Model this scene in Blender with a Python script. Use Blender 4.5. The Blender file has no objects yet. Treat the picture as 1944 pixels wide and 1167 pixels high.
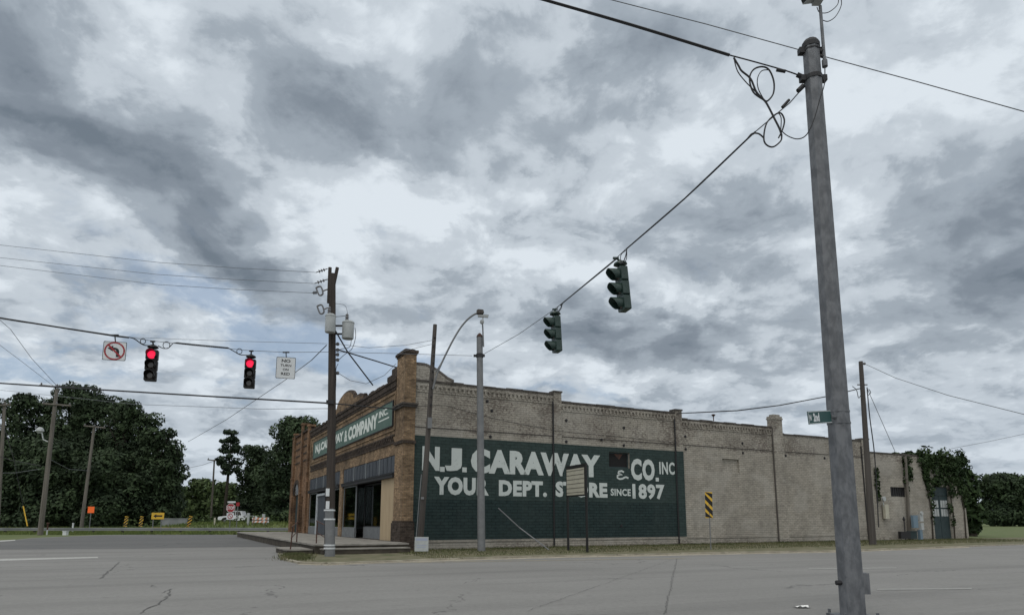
import bpy, bmesh, math, random
from mathutils import Vector, Matrix
random.seed(7)
scene = bpy.context.scene
COL = scene.collection
R = math.radians

# ------------------------------------------------------------------ camera
EYE = 1.4
FPX, PCX, PCY, HORIZON = 1250.0, 972.0, 785.0, 988.0
PITCH = math.atan((HORIZON - PCY) / FPX)
cam = bpy.data.cameras.new('camera'); camo = bpy.data.objects.new('camera', cam); COL.objects.link(camo)
cam.sensor_width = 36; cam.lens = FPX / 1944 * 36
cam.shift_y = (PCY - 583.5) / 1944
cam.clip_end = 3000; cam.clip_start = 0.1
camo.location = (0, 0, EYE); camo.rotation_euler = (math.pi / 2 + PITCH, 0, 0)
scene.camera = camo

CT, ST = math.cos(PITCH), math.sin(PITCH)
def ray(x, y):
    v = PCY - y
    return (x - PCX, FPX * CT - v * ST, FPX * ST + v * CT)
def at(x, y, Y):
    r = ray(x, y); t = Y / r[1]
    return Vector((r[0] * t, Y, EYE + r[2] * t))
def gnd(x, y, z=0.0):
    r = ray(x, y); t = (z - EYE) / r[2]
    return Vector((r[0] * t, r[1] * t, z))

# ------------------------------------------------------------------ world, sun, exposure
SUN_EL, SUN_AZ = 58, 205            # degrees; azimuth measured clockwise from +Y (behind the camera, a little left)
w = bpy.data.worlds.new("World"); scene.world = w; w.use_nodes = True
nt = w.node_tree; nt.nodes.clear()
N = nt.nodes.new; L = nt.links.new
def mth(op, a, b=None, c=None, tree=None, clamp=False):
    t = tree or nt
    n = t.nodes.new('ShaderNodeMath'); n.operation = op; n.use_clamp = clamp
    for i, v in enumerate((a, b, c)):
        if v is None: continue
        if isinstance(v, (int, float)): n.inputs[i].default_value = v
        else: t.links.new(v, n.inputs[i])
    return n.outputs[0]
def mixc(f, a, b, tree=None, blend='MIX'):
    t = tree or nt
    n = t.nodes.new('ShaderNodeMix'); n.data_type = 'RGBA'; n.blend_type = blend
    for s, v in ((n.inputs[0], f), (n.inputs[6], a), (n.inputs[7], b)):
        if isinstance(v, (int, float)): s.default_value = v
        elif isinstance(v, tuple): s.default_value = (*v, 1) if len(v) == 3 else v
        else: t.links.new(v, s)
    return n.outputs[2]
tc = N('ShaderNodeTexCoord')
sep = N('ShaderNodeSeparateXYZ'); L(tc.outputs['Generated'], sep.inputs[0])
X_, Y_, Z_ = sep.outputs
az = mth('ARCTAN2', X_, Y_)
el = mth('ARCSINE', Z_)
# cloud layer coordinates: where the view ray meets a flat layer of cloud
den = mth('ADD', mth('MAXIMUM', Z_, 0.0), 0.30)
cx_ = mth('MULTIPLY', mth('DIVIDE', X_, den), 1.25); cy_ = mth('MULTIPLY', mth('DIVIDE', Y_, den), 1.25)
cmb = N('ShaderNodeCombineXYZ'); L(cx_, cmb.inputs[0]); L(cy_, cmb.inputs[1])
def noise(vec, scale, detail=5, rough=0.55, dist=0.0, off=(0, 0, 0), tree=None, sc=(1, 1, 1)):
    t = tree or nt
    mp = t.nodes.new('ShaderNodeMapping'); mp.inputs['Location'].default_value = off; mp.inputs['Scale'].default_value = sc
    t.links.new(vec, mp.inputs['Vector'])
    n = t.nodes.new('ShaderNodeTexNoise'); n.inputs['Scale'].default_value = scale
    n.inputs['Detail'].default_value = detail; n.inputs['Roughness'].default_value = rough
    n.inputs['Distortion'].default_value = dist
    t.links.new(mp.outputs[0], n.inputs['Vector'])
    return n
w1 = noise(cmb.outputs[0], 2.0, 7, 0.58, 0.0, (3.1, 1.7, 0))
ae = N('ShaderNodeCombineXYZ'); L(az, ae.inputs[0]); L(el, ae.inputs[1])
wv = N('ShaderNodeVectorMath'); wv.operation = 'MULTIPLY_ADD'
L(w1.outputs['Color'], wv.inputs[0]); wv.inputs[1].default_value = (0.30, 0.26, 0); L(ae.outputs[0], wv.inputs[2])
wo = N('ShaderNodeVectorMath'); wo.operation = 'SUBTRACT'; L(wv.outputs[0], wo.inputs[0]); wo.inputs[1].default_value = (0.15, 0.13, 0)
AE = wo.outputs[0]
def ang(px, py):
    r = Vector(ray(px, py)).normalized()
    return math.atan2(r.x, r.y), math.asin(r.z)
def blobs(lst, start):
    acc = start
    for (px, py, rx, ry, rot, amp) in lst:
        a, e = ang(px, py)
        k = 1.75 / 1290 * math.cos(a) ** 0.7
        mp = N('ShaderNodeMapping'); mp.vector_type = 'TEXTURE'
        mp.inputs['Location'].default_value = (a, e, 0)
        mp.inputs['Rotation'].default_value = (0, 0, R(-rot))
        mp.inputs['Scale'].default_value = (rx * k, ry * k, 1)
        L(AE, mp.inputs['Vector'])
        g = N('ShaderNodeTexGradient'); g.gradient_type = 'QUADRATIC_SPHERE' if abs(amp) > 9 else 'SPHERICAL'
        L(mp.outputs[0], g.inputs[0])
        acc = mth('MULTIPLY_ADD', g.outputs['Fac'], amp*(.64 if amp>0 else .85), acc)
    return acc
DARK = [(90,190,260,130,32,.9),(240,310,310,115,30,1.0),(430,385,170,50,14,.75),(560,175,210,115,10,.85),(690,250,110,80,20,.5),
        (350,480,150,60,42,.6),(450,545,170,50,10,.75),(590,575,190,38,4,.5),(850,140,110,140,0,.45),(870,250,60,60,0,.3),
        (1240,130,190,85,10,.75),(1080,340,170,80,10,.25),(1420,460,140,60,8,.8),(1130,620,190,60,6,1.15),(1320,640,150,52,6,.7),
        (1860,370,170,130,20,1.25),(1890,510,150,80,0,.5),(1520,560,130,45,0,.35),(1780,640,180,55,0,.45),(1400,745,320,26,2,.5),
        (50,560,170,60,25,.45),(1780,800,220,36,0,.4),(800,570,120,60,0,.45),(1640,50,140,60,0,.25),(1000,200,70,120,10,.3),
        (210,700,170,30,5,.3),(500,800,200,24,3,.3),(1700,470,60,60,0,.25),(780,480,120,40,10,.25),
        (600,440,130,50,10,-.35),(370,120,100,110,35,-.35),(980,420,170,110,0,-.25),(1180,240,120,80,0,-.2),(1690,270,150,90,0,-.3),
        (120,400,150,30,30,-.4),(700,310,90,30,20,-.2),(1640,420,120,70,0,-.2),(730,60,260,50,0,-.2),(420,860,120,30,0,-.4),
        (330,520,110,22,40,-.25),(1330,560,140,30,0,-.2),(960,520,120,40,0,-.25),(740,700,100,30,0,-.3)]
BLUE = [(430,640,260,42,8,.75),(300,600,140,30,10,.5),(60,650,150,36,10,.8),(690,700,130,46,0,.9),(600,640,110,34,10,.7),
        (1060,740,90,18,0,.6),(1680,200,80,60,0,.55),(1600,150,60,30,0,.3),(150,690,140,24,0,.45),(110,420,40,20,30,.3)]
n1 = noise(cmb.outputs[0], 1.25, 10, 0.56, 0.25, (0.3, 5.2, 0))
n2 = noise(cmb.outputs[0], 4.2, 8, 0.62, 0.3, (7.3, 1.2, 0))
n3 = noise(cmb.outputs[0], 11.0, 6, 0.6, 0.5, (1.3, 9.2, 0))
n1b = noise(cmb.outputs[0], 1.25, 10, 0.56, 0.25, (0.3+.05, 5.2+.10, 0))
n2b = noise(cmb.outputs[0], 4.2, 8, 0.62, 0.3, (7.3+.03, 1.2+.07, 0))
relief = mth('MULTIPLY_ADD', mth('SUBTRACT', n1.outputs['Fac'], n1b.outputs['Fac']), 1.0, mth('MULTIPLY', mth('SUBTRACT', n2.outputs['Fac'], n2b.outputs['Fac']), .7))
base = mth('MULTIPLY_ADD', mth('SUBTRACT', n1.outputs['Fac'], 0.5), 1.0, 0.145)
base = mth('ADD', base, relief)
wq = N('ShaderNodeVectorMath'); wq.operation = 'MULTIPLY_ADD'; L(n2.outputs['Color'], wq.inputs[0]); wq.inputs[1].default_value = (.28, .28, 0); L(cmb.outputs[0], wq.inputs[2])
bil = 0
for sc_, am_, of_ in ((2.6, .55, (2, 4, 0)), (6.0, .30, (8, 1, 0)), (13.0, .15, (3, 6, 0))):     # rounded puffs with darker creases between
    bn = noise(wq.outputs[0], sc_, 2, .5, 0, off=of_)
    bil = mth('ADD', bil, mth('MULTIPLY', mth('SUBTRACT', 0.085, mth('ABSOLUTE', mth('SUBTRACT', bn.outputs['Fac'], .5))), am_*2.2))
base = mth('ADD', base, bil)
base = mth('MULTIPLY_ADD', mth('SUBTRACT', n2.outputs['Fac'], 0.5), 0.50, base)
base = mth('MULTIPLY_ADD', mth('SUBTRACT', n3.outputs['Fac'], 0.5), 0.13, base)
dark = blobs(DARK, base)
# soft shoulder so the thickest cloud keeps its modelling instead of clipping
dark = mth('SUBTRACT', dark, mth('MULTIPLY', mth('MAXIMUM', mth('SUBTRACT', dark, 0.6), 0.0), 0.45))
inner = noise(cmb.outputs[0], 2.6, 7, .55, .5, off=(5.5, 3.3, 0))
dark = mth('MULTIPLY', dark, mth('MULTIPLY_ADD', inner.outputs['Fac'], .9, .55))
blue0 = blobs(BLUE, mth('MULTIPLY_ADD', mth('SUBTRACT', n2.outputs['Fac'], 0.5), 1.5, -0.12))
ramp = N('ShaderNodeValToRGB'); L(dark, ramp.inputs[0])
cr = ramp.color_ramp; cr.interpolation = 'EASE'
cr.elements[0].position = 0.0; cr.elements[0].color = (.72, .785, .845, 1)
cr.elements[1].position = 1.0; cr.elements[1].color = (.165, .203, .247, 1)
for p, c in ((0.28, (.545, .605, .665)), (0.56, (.355, .408, .465)), (0.82, (.225, .266, .316))):
    e = cr.elements.new(p); e.color = (*c, 1)
hz = N('ShaderNodeMapRange'); hz.inputs[1].default_value = 0.0; hz.inputs[2].default_value = 0.22
hz.inputs[3].default_value = 0.45; hz.inputs[4].default_value = 0.0; L(Z_, hz.inputs[0])
ccol = mixc(hz.outputs[0], ramp.outputs[0], (.42, .49, .57))
# unseen sky overhead and behind the camera, brightened and warmed to add light
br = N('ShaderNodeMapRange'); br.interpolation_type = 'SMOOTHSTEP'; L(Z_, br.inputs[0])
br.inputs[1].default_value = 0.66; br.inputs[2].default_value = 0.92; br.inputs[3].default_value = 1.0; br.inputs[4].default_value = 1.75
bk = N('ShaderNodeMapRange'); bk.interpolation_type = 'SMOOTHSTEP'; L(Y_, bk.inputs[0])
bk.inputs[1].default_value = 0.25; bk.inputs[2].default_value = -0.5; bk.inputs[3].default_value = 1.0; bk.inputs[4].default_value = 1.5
thin = mth('MULTIPLY', br.outputs[0], bk.outputs[0])  # added gain of the unseen sky, not a cloud thickness
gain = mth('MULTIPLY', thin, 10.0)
ccol = mixc(mth('MULTIPLY', mth('SUBTRACT', thin, 1.0), .7, clamp=True), ccol, (.60, .575, .53))  # warm tint added there to cut the blue cast of the skylight
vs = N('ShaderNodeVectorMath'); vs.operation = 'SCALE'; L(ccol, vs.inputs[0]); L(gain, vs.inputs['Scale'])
sky = N('ShaderNodeTexSky'); sky.sky_type = 'NISHITA'; sky.sun_disc = False
sky.sun_elevation = R(SUN_EL); sky.sun_rotation = R(SUN_AZ)
bmask = N('ShaderNodeMapRange'); bmask.interpolation_type = 'SMOOTHSTEP'; L(blue0, bmask.inputs[0])
bmask.inputs[1].default_value = 0.02; bmask.inputs[2].default_value = 0.55; bmask.inputs[4].default_value = 0.7
gapc = mixc(0.42, sky.outputs[0], (3.6, 4.75, 6.3))
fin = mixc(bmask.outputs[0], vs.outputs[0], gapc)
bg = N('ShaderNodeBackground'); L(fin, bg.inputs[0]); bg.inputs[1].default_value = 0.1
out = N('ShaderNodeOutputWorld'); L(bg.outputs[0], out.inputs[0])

sl = bpy.data.lights.new('sun', 'SUN'); so = bpy.data.objects.new('sun', sl); COL.objects.link(so)
sl.energy = 0.7; sl.angle = R(25); sl.color = (1, .96, .9)
sd = Vector((math.sin(R(SUN_AZ)) * math.cos(R(SUN_EL)), math.cos(R(SUN_AZ)) * math.cos(R(SUN_EL)), math.sin(R(SUN_EL))))
so.rotation_euler = sd.to_track_quat('Z', 'Y').to_euler(); so.location = (0, -20, 60)
scene.view_settings.view_transform = 'Standard'; scene.view_settings.look = 'None'
scene.view_settings.exposure = 0; scene.view_settings.gamma = 1

# ------------------------------------------------------------------ helpers
class MB:
    def __init__(s): s.v = []; s.f = []
    def add(s, vs, fs):
        o = len(s.v); s.v += [tuple(v) for v in vs]; s.f += [tuple(i + o for i in f) for f in fs]; return s
    def box(s, a, b, M=None):
        x0, y0, z0 = a; x1, y1, z1 = b
        vs = [(x0,y0,z0),(x1,y0,z0),(x1,y1,z0),(x0,y1,z0),(x0,y0,z1),(x1,y0,z1),(x1,y1,z1),(x0,y1,z1)]
        if M: vs = [M @ Vector(v) for v in vs]
        return s.add(vs, [(0,3,2,1),(4,5,6,7),(0,1,5,4),(1,2,6,5),(2,3,7,6),(3,0,4,7)])
    def cbox(s, c, d, M=None):
        c = Vector(c); d = Vector(d) / 2
        return s.box(c - d, c + d, M)
    def tube(s, pts, r, n=6, cap=True):
        pts = [Vector(p) for p in pts]; m = len(pts)
        rs = r if isinstance(r, (list, tuple)) else [r] * m
        o = len(s.v); up = None
        for i, p in enumerate(pts):
            d = (pts[min(i + 1, m - 1)] - pts[max(i - 1, 0)]).normalized()
            if up is None:
                up = Vector((0, 0, 1)) if abs(d.z) < .9 else Vector((1, 0, 0))
            a = d.cross(up)
            if a.length < 1e-4: a = d.cross(Vector((0, 1, 0.1)))
            a.normalize(); b = a.cross(d).normalized(); up = b
            for k in range(n):
                t = 2 * math.pi * k / n
                s.v.append(tuple(p + (a * math.cos(t) + b * math.sin(t)) * rs[i]))
        for i in range(m - 1):
            for k in range(n):
                q = (k + 1) % n
                s.f.append((o + i*n + k, o + (i+1)*n + k, o + (i+1)*n + q, o + i*n + q))
        if cap:
            s.f.append(tuple(o + k for k in range(n))); s.f.append(tuple(o + (m-1)*n + k for k in reversed(range(n))))
        return s
    def prism(s, poly, M, d0, d1):
        """poly in the matrix's XY plane, from depth d0 to d1 along its Z"""
        n = len(poly)
        vs = [M @ Vector((x, y, d0)) for x, y in poly] + [M @ Vector((x, y, d1)) for x, y in poly]
        fs = [tuple(reversed(range(n))), tuple(range(n, 2*n))] + [(i, (i+1) % n, n + (i+1) % n, n + i) for i in range(n)]
        return s.add(vs, fs)
    def disc(s, M, r, d0, d1, n=20, r1=None):
        p = [(math.cos(2*math.pi*k/n), math.sin(2*math.pi*k/n)) for k in range(n)]
        r1 = r if r1 is None else r1
        vs = [M @ Vector((x*r, y*r, d0)) for x, y in p] + [M @ Vector((x*r1, y*r1, d1)) for x, y in p]
        fs = [tuple(reversed(range(n))), tuple(range(n, 2*n))] + [(i, (i+1) % n, n + (i+1) % n, n + i) for i in range(n)]
        return s.add(vs, fs)
    def lathe(s, prof, c, n=16, ax=None):
        c = Vector(c); o = len(s.v); m = len(prof)
        Mx = ax or Matrix.Identity(3)
        for r, z in prof:
            for k in range(n):
                t = 2*math.pi*k/n; s.v.append(tuple(c + Mx @ Vector((r*math.cos(t), r*math.sin(t), z))))
        for i in range(m-1):
            for k in range(n):
                q = (k+1) % n; s.f.append((o+i*n+k, o+i*n+q, o+(i+1)*n+q, o+(i+1)*n+k))
        s.f.append(tuple(o+k for k in reversed(range(n)))); s.f.append(tuple(o+(m-1)*n+k for k in range(n)))
        return s

WM = {}
def setprops(o, label=None, cat=None, group=None, kind=None):
    if label: o['label'] = label
    if cat: o['category'] = cat
    if group: o['group'] = group
    if kind: o['kind'] = kind
def thing(name, loc, label, cat, rz=0, group=None):
    o = bpy.data.objects.new(name, None); COL.objects.link(o)
    o.location = loc; o.rotation_euler = (0, 0, rz); o.empty_display_size = .2
    WM[o.name] = Matrix.Translation(Vector(loc)) @ Matrix.Rotation(rz, 4, 'Z')
    setprops(o, label, cat, group); return o
def obj(name, mb, mat, parent=None, local=False, smooth=False, **kw):
    """verts in world coordinates unless local"""
    me = bpy.data.meshes.new(name)
    if isinstance(mb, MB): me.from_pydata(mb.v, [], mb.f)
    else: me = mb; me.name = name
    bm = bmesh.new(); bm.from_mesh(me)
    if isinstance(mb, MB) and len(mb.f) < 60000: bmesh.ops.recalc_face_normals(bm, faces=bm.faces)
    bm.to_mesh(me); bm.free()
    for m in (mat if isinstance(mat, list) else [mat]): me.materials.append(m)
    if smooth:
        for p in me.polygons: p.use_smooth = True
        try: me.set_sharp_from_angle(angle=R(35))
        except Exception: pass
    o = bpy.data.objects.new(name, me); COL.objects.link(o)
    if parent:
        M = WM[parent.name]
        if not local: me.transform(M.inverted())
        o.parent = parent; WM[o.name] = M.copy()
    else:
        if not local:
            co = [v.co for v in me.vertices]
            c = Vector((sum(v.x for v in co)/len(co), sum(v.y for v in co)/len(co), min(v.z for v in co)))
            me.transform(Matrix.Translation(-c)); o.location = c
        WM[o.name] = Matrix.Translation(o.location)
    setprops(o, **kw)
    return o
def frame(o, x, y):
    x = Vector(x).normalized(); y = Vector(y); y = (y - x * y.dot(x)).normalized(); z = x.cross(y)
    M = Matrix((x, y, z)).transposed().to_4x4(); M.translation = Vector(o); return M
def textmesh(s, bold=0.0, spacing=1.0, lines=1.0, align='CENTER'):
    cu = bpy.data.curves.new('lettering', 'FONT'); cu.body = s; cu.size = 1; cu.offset = bold
    cu.space_character = spacing; cu.space_line = lines; cu.resolution_u = 3; cu.align_x = align
    ob = bpy.data.objects.new('lettering', cu); COL.objects.link(ob)
    dg = bpy.context.evaluated_depsgraph_get(); dg.update()
    me = bpy.data.meshes.new_from_object(ob.evaluated_get(dg))
    bpy.data.objects.remove(ob); bpy.data.curves.remove(cu)
    me.materials.clear()
    xs = [v.co.x for v in me.vertices]; ys = [v.co.y for v in me.vertices]
    mb = MB(); x0, x1, y0, y1 = min(xs), max(xs), min(ys), max(ys)
    mb.add([((v.co.x-x0)/(x1-x0), (v.co.y-y0)/(y1-y0), 0) for v in me.vertices], [tuple(p.vertices) for p in me.polygons])
    bpy.data.meshes.remove(me); return mb
def put_text(dst, s, M, x0, x1, y0, y1, d, bold=0.02, **k):
    t = textmesh(s, bold, **k)
    dst.add([M @ Vector((x0 + v[0]*(x1-x0), y0 + v[1]*(y1-y0), d)) for v in t.v], t.f)

# ---- materials
def mat(name, col, rough=.8, metal=0, nz=None, col2=None, nscale=6, bump=0, bscale=40, spec=.3, emis=0, sc=(1,1,1), lo=.35, hi=.65):
    m = bpy.data.materials.new(name); m.use_nodes = True; t = m.node_tree
    b = t.nodes['Principled BSDF']; b.inputs['Base Color'].default_value = (*col, 1)
    b.inputs['Roughness'].default_value = rough; b.inputs['Metallic'].default_value = metal
    b.inputs['Specular IOR Level'].default_value = spec
    tcn = t.nodes.new('ShaderNodeTexCoord')
    if col2:
        n = noise(tcn.outputs['Object'], nscale, 8, .62, .2, tree=t, sc=sc)
        mr = t.nodes.new('ShaderNodeMapRange'); mr.inputs[1].default_value = lo; mr.inputs[2].default_value = hi
        t.links.new(n.outputs['Fac'], mr.inputs[0])
        t.links.new(mixc(mr.outputs[0], tuple(col), tuple(col2), tree=t), b.inputs['Base Color'])
    if bump:
        n = noise(tcn.outputs['Object'], bscale, 6, .6, tree=t)
        bp = t.nodes.new('ShaderNodeBump'); bp.inputs['Strength'].default_value = bump; bp.inputs['Distance'].default_value = .02
        t.links.new(n.outputs['Fac'], bp.inputs['Height']); t.links.new(bp.outputs[0], b.inputs['Normal'])
    if emis:
        b.inputs['Emission Color'].default_value = (*col, 1); b.inputs['Emission Strength'].default_value = emis
    return m
def brickmat(name, c1, c2, mortar, stain=(.05,.045,.04), stain_amt=.5, peel=None, bw=.22, bh=.076, bump=.5, mort=.011, mottle=.18, patch=None):
    """courses of brick in the building's own coordinates; noise-shaped stains, optional peeled paint"""
    m = bpy.data.materials.new(name); m.use_nodes = True; t = m.node_tree; b = t.nodes['Principled BSDF']
    b.inputs['Roughness'].default_value = .9; b.inputs['Specular IOR Level'].default_value = .15
    tcn = t.nodes.new('ShaderNodeTexCoord'); sp = t.nodes.new('ShaderNodeSeparateXYZ'); t.links.new(tcn.outputs['Object'], sp.inputs[0])
    cb = t.nodes.new('ShaderNodeCombineXYZ'); t.links.new(mth('ADD', sp.outputs[0], sp.outputs[1], tree=t), cb.inputs[0]); t.links.new(sp.outputs[2], cb.inputs[1])
    br_ = t.nodes.new('ShaderNodeTexBrick'); t.links.new(cb.outputs[0], br_.inputs['Vector'])
    br_.inputs['Scale'].default_value = 1; br_.inputs['Brick Width'].default_value = bw; br_.inputs['Row Height'].default_value = bh
    br_.inputs['Mortar Size'].default_value = mort; br_.inputs['Mortar Smooth'].default_value = .3; br_.inputs['Bias'].default_value = 0
    br_.inputs['Color1'].default_value = (*c1, 1); br_.inputs['Color2'].default_value = (*c2, 1); br_.inputs['Mortar'].default_value = (*mortar, 1)
    col = br_.outputs['Color']
    big = noise(tcn.outputs['Object'], .55, 8, .65, .3, tree=t)
    mr = t.nodes.new('ShaderNodeMapRange'); mr.inputs[1].default_value = .38; mr.inputs[2].default_value = .72; mr.inputs[4].default_value = stain_amt
    t.links.new(big.outputs['Fac'], mr.inputs[0])
    col = mixc(mr.outputs[0], col, stain, tree=t)
    st = noise(tcn.outputs['Object'], 2.2, 6, .6, .1, tree=t, sc=(1, 1, .16), off=(4, 2, 1))     # rain streaks
    mr = t.nodes.new('ShaderNodeMapRange'); mr.inputs[1].default_value = .55; mr.inputs[2].default_value = .78; mr.inputs[4].default_value = stain_amt * .7
    t.links.new(st.outputs['Fac'], mr.inputs[0]); col = mixc(mr.outputs[0], col, stain, tree=t)
    if peel:
        pc, z0, z1, amt = peel
        pn = noise(tcn.outputs['Object'], 6, 9, .75, .4, tree=t, off=(9, 3, 2), sc=(1, 1, 2))
        pb = noise(tcn.outputs['Object'], .8, 3, .5, 0, tree=t, off=(2, 7, 5))
        zr = t.nodes.new('ShaderNodeMapRange'); t.links.new(sp.outputs[2], zr.inputs[0]); zr.inputs[1].default_value = z0; zr.inputs[2].default_value = z1
        zl = t.nodes.new('ShaderNodeMapRange'); t.links.new(sp.outputs[2], zl.inputs[0]); zl.inputs[1].default_value = .5; zl.inputs[2].default_value = .1
        zz = mth('MAXIMUM', zr.outputs[0], zl.outputs[0], tree=t)
        th = mth('ADD', mth('MULTIPLY', zz, amt, tree=t), mth('MULTIPLY', mth('SUBTRACT', pb.outputs['Fac'], .5, tree=t), .35, tree=t), tree=t)
        v = mth('ADD', mth('SUBTRACT', pn.outputs['Fac'], .67, tree=t), th, tree=t)
        mr = t.nodes.new('ShaderNodeMapRange'); t.links.new(v, mr.inputs[0]); mr.inputs[1].default_value = 0; mr.inputs[2].default_value = .05; mr.inputs[4].default_value = .8
        col = mixc(mr.outputs[0], col, pc, tree=t)
    mid = noise(tcn.outputs['Object'], 3.2, 7, .72, .2, tree=t, off=(1, 8, 4), sc=(1, 1, 1.8))
    mrm = t.nodes.new('ShaderNodeMapRange'); mrm.inputs[1].default_value = .3; mrm.inputs[2].default_value = .7; mrm.inputs[3].default_value = 1-mottle; mrm.inputs[4].default_value = 1+mottle; t.links.new(mid.outputs['Fac'], mrm.inputs[0])
    vm = t.nodes.new('ShaderNodeVectorMath'); vm.operation = 'SCALE'; t.links.new(col, vm.inputs[0]); t.links.new(mrm.outputs[0], vm.inputs['Scale']); col = vm.outputs[0]
    if patch:
        pa = noise(tcn.outputs['Object'], .38, 5, .5, .6, tree=t, off=(6, 2, 9), sc=(1, 1, 1.5))
        mr = t.nodes.new('ShaderNodeMapRange'); mr.inputs[1].default_value = .52; mr.inputs[2].default_value = .62; mr.inputs[4].default_value = .22; t.links.new(pa.outputs['Fac'], mr.inputs[0])
        col = mixc(mr.outputs[0], col, patch, tree=t)
    fine = noise(tcn.outputs['Object'], 30, 4, .6, 0, tree=t)
    col = mixc(.35, col, mixc(fine.outputs['Fac'], (.45,.45,.45), (1.5,1.5,1.5), tree=t), tree=t, blend='MULTIPLY')
    t.links.new(col, b.inputs['Base Color'])
    bp = t.nodes.new('ShaderNodeBump'); bp.inputs['Strength'].default_value = bump; bp.inputs['Distance'].default_value = .012
    hh = mth('ADD', mth('MULTIPLY', br_.outputs['Fac'], -1, tree=t), fine.outputs['Fac'], tree=t)
    t.links.new(hh, bp.inputs['Height']); t.links.new(bp.outputs[0], b.inputs['Normal'])
    return m
M = {}
M['cream'] = brickmat('painted cream brick', (.355,.33,.285), (.31,.287,.245), (.185,.17,.145), (.15,.14,.123), .6, peel=((.105,.088,.076), 5.55, 5.75, .165), mottle=.24, patch=(.42,.405,.37), bw=.34, bh=.115, mort=.013)
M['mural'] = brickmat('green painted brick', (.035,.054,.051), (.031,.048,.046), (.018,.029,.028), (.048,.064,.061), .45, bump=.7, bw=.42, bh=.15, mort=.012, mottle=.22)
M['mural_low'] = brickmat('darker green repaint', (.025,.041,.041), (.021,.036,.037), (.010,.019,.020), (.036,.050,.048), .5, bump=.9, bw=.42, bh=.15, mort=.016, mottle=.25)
M['tan'] = brickmat('tan brick', (.36,.245,.145), (.22,.145,.085), (.17,.135,.10), (.05,.04,.03), .9, mottle=.55)
M['orange'] = brickmat('orange brick', (.31,.185,.105), (.19,.11,.065), (.11,.075,.05), (.05,.035,.025), .9, mottle=.6)
M['darkbrick'] = brickmat('weathered dark brick', (.075,.055,.045), (.05,.038,.032), (.09,.075,.06), (.02,.018,.016), .6, bump=1, mottle=.7)
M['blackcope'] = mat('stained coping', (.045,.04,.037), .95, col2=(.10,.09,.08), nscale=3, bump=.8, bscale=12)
M['white_letter'] = mat('chalky white lettering paint', (.48,.52,.505), .85, col2=(.20,.24,.23), nscale=5, bump=.2, lo=.58, hi=.74)
M['sign_green'] = mat('sign board green', (.065,.115,.095), .7, col2=(.09,.14,.12), nscale=2)
M['sign_white'] = mat('sign lettering', (.6,.64,.6), .7)
M['panel_grey'] = mat('transom panels', (.035,.042,.052), .6, col2=(.06,.068,.08), nscale=2, sc=(1,1,.3))
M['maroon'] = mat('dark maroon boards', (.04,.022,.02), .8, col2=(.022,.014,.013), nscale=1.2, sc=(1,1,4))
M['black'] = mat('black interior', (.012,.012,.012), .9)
M['plywood'] = mat('plywood panel', (.40,.31,.20), .8, col2=(.33,.25,.155), nscale=3, sc=(1,1,.15))
M['bulk'] = mat('grey bulkhead', (.16,.17,.175), .7, col2=(.11,.115,.12), nscale=4)
M['whiteframe'] = mat('white door frame', (.42,.45,.47), .5)
M['aluframe'] = mat('aluminium frame', (.26,.28,.29), .4, .5)
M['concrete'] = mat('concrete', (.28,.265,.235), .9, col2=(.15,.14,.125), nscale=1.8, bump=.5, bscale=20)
M['darkconcrete'] = mat('dark brown concrete', (.075,.065,.05), .95, col2=(.035,.03,.025), nscale=2.5, bump=.8, bscale=12)  # darker brown tone for slab body and step blocks than for their tops
M['kerb'] = mat('kerb concrete', (.36,.33,.265), .9, col2=(.20,.18,.14), nscale=1.6, bump=.5, bscale=15)
M['galv'] = mat('galvanised steel', (.15,.156,.166), .6, .25, col2=(.095,.10,.108), nscale=9, bump=.15, sc=(1,1,.5), lo=.4, hi=.6)
M['galv_far'] = mat('weathered galvanised steel', (.19,.195,.20), .65, .2, col2=(.14,.145,.15), nscale=3)
M['darkmetal'] = mat('dark metal', (.03,.03,.032), .6, .3)
M['signalgreen'] = mat('dark green signal housing', (.013,.032,.027), .4, col2=(.022,.045,.038), nscale=6, spec=.4)
M['signalblack'] = mat('black signal housing', (.012,.012,.012), .5)
M['red_on'] = mat('lit red lens', (1.0,.02,.075), .4, emis=1.0)
M['lens_off'] = mat('unlit lens', (.03,.025,.02), .2, spec=.6)
M['wood_dark'] = mat('creosoted timber', (.03,.025,.022), .9, col2=(.055,.046,.04), nscale=9, sc=(1,1,.06), bump=.5, bscale=30)
M['wood_grey'] = mat('weathered timber', (.17,.155,.135), .9, col2=(.09,.082,.07), nscale=5, sc=(1,1,.06), bump=.4)
M['wood_mid'] = mat('brown weathered timber', (.085,.077,.07), .9, col2=(.05,.044,.04), nscale=5, sc=(1,1,.06), bump=.4)
M['porcelain'] = mat('insulator', (.12,.12,.125), .3)
M['tank'] = mat('transformer tank grey', (.40,.42,.42), .5, col2=(.33,.35,.35), nscale=4)
M['wire'] = mat('black cable', (.02,.02,.022), .6)
M['wiregrey'] = mat('bare strand', (.13,.138,.15), .6)
M['signwhite'] = mat('sign face white', (.55,.57,.58), .5)
M['signblack'] = mat('sign black', (.012,.012,.012), .5)
M['signred'] = mat('sign red', (.27,.02,.025), .5)
M['yellow'] = mat('sign yellow', (.58,.36,.04), .5)
M['orangesign'] = mat('sign orange', (.95,.16,.03), .5)
M['stripe_pale'] = mat('faded orange stripes', (.50,.22,.13), .6)
M['greensign'] = mat('street sign green', (.006,.05,.046), .45)
M['trunk'] = mat('bark', (.045,.038,.03), .95)
M['rail'] = mat('guardrail steel', (.24,.25,.25), .55, .3, col2=(.17,.18,.18), nscale=.7)
M['truckwhite'] = mat('white car paint', (.62,.64,.66), .25, spec=.5)
M['tyre'] = mat('tyre rubber', (.02,.02,.02), .9)
M['rust'] = mat('rusty steel', (.09,.04,.025), .8, col2=(.04,.03,.028), nscale=12)
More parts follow.
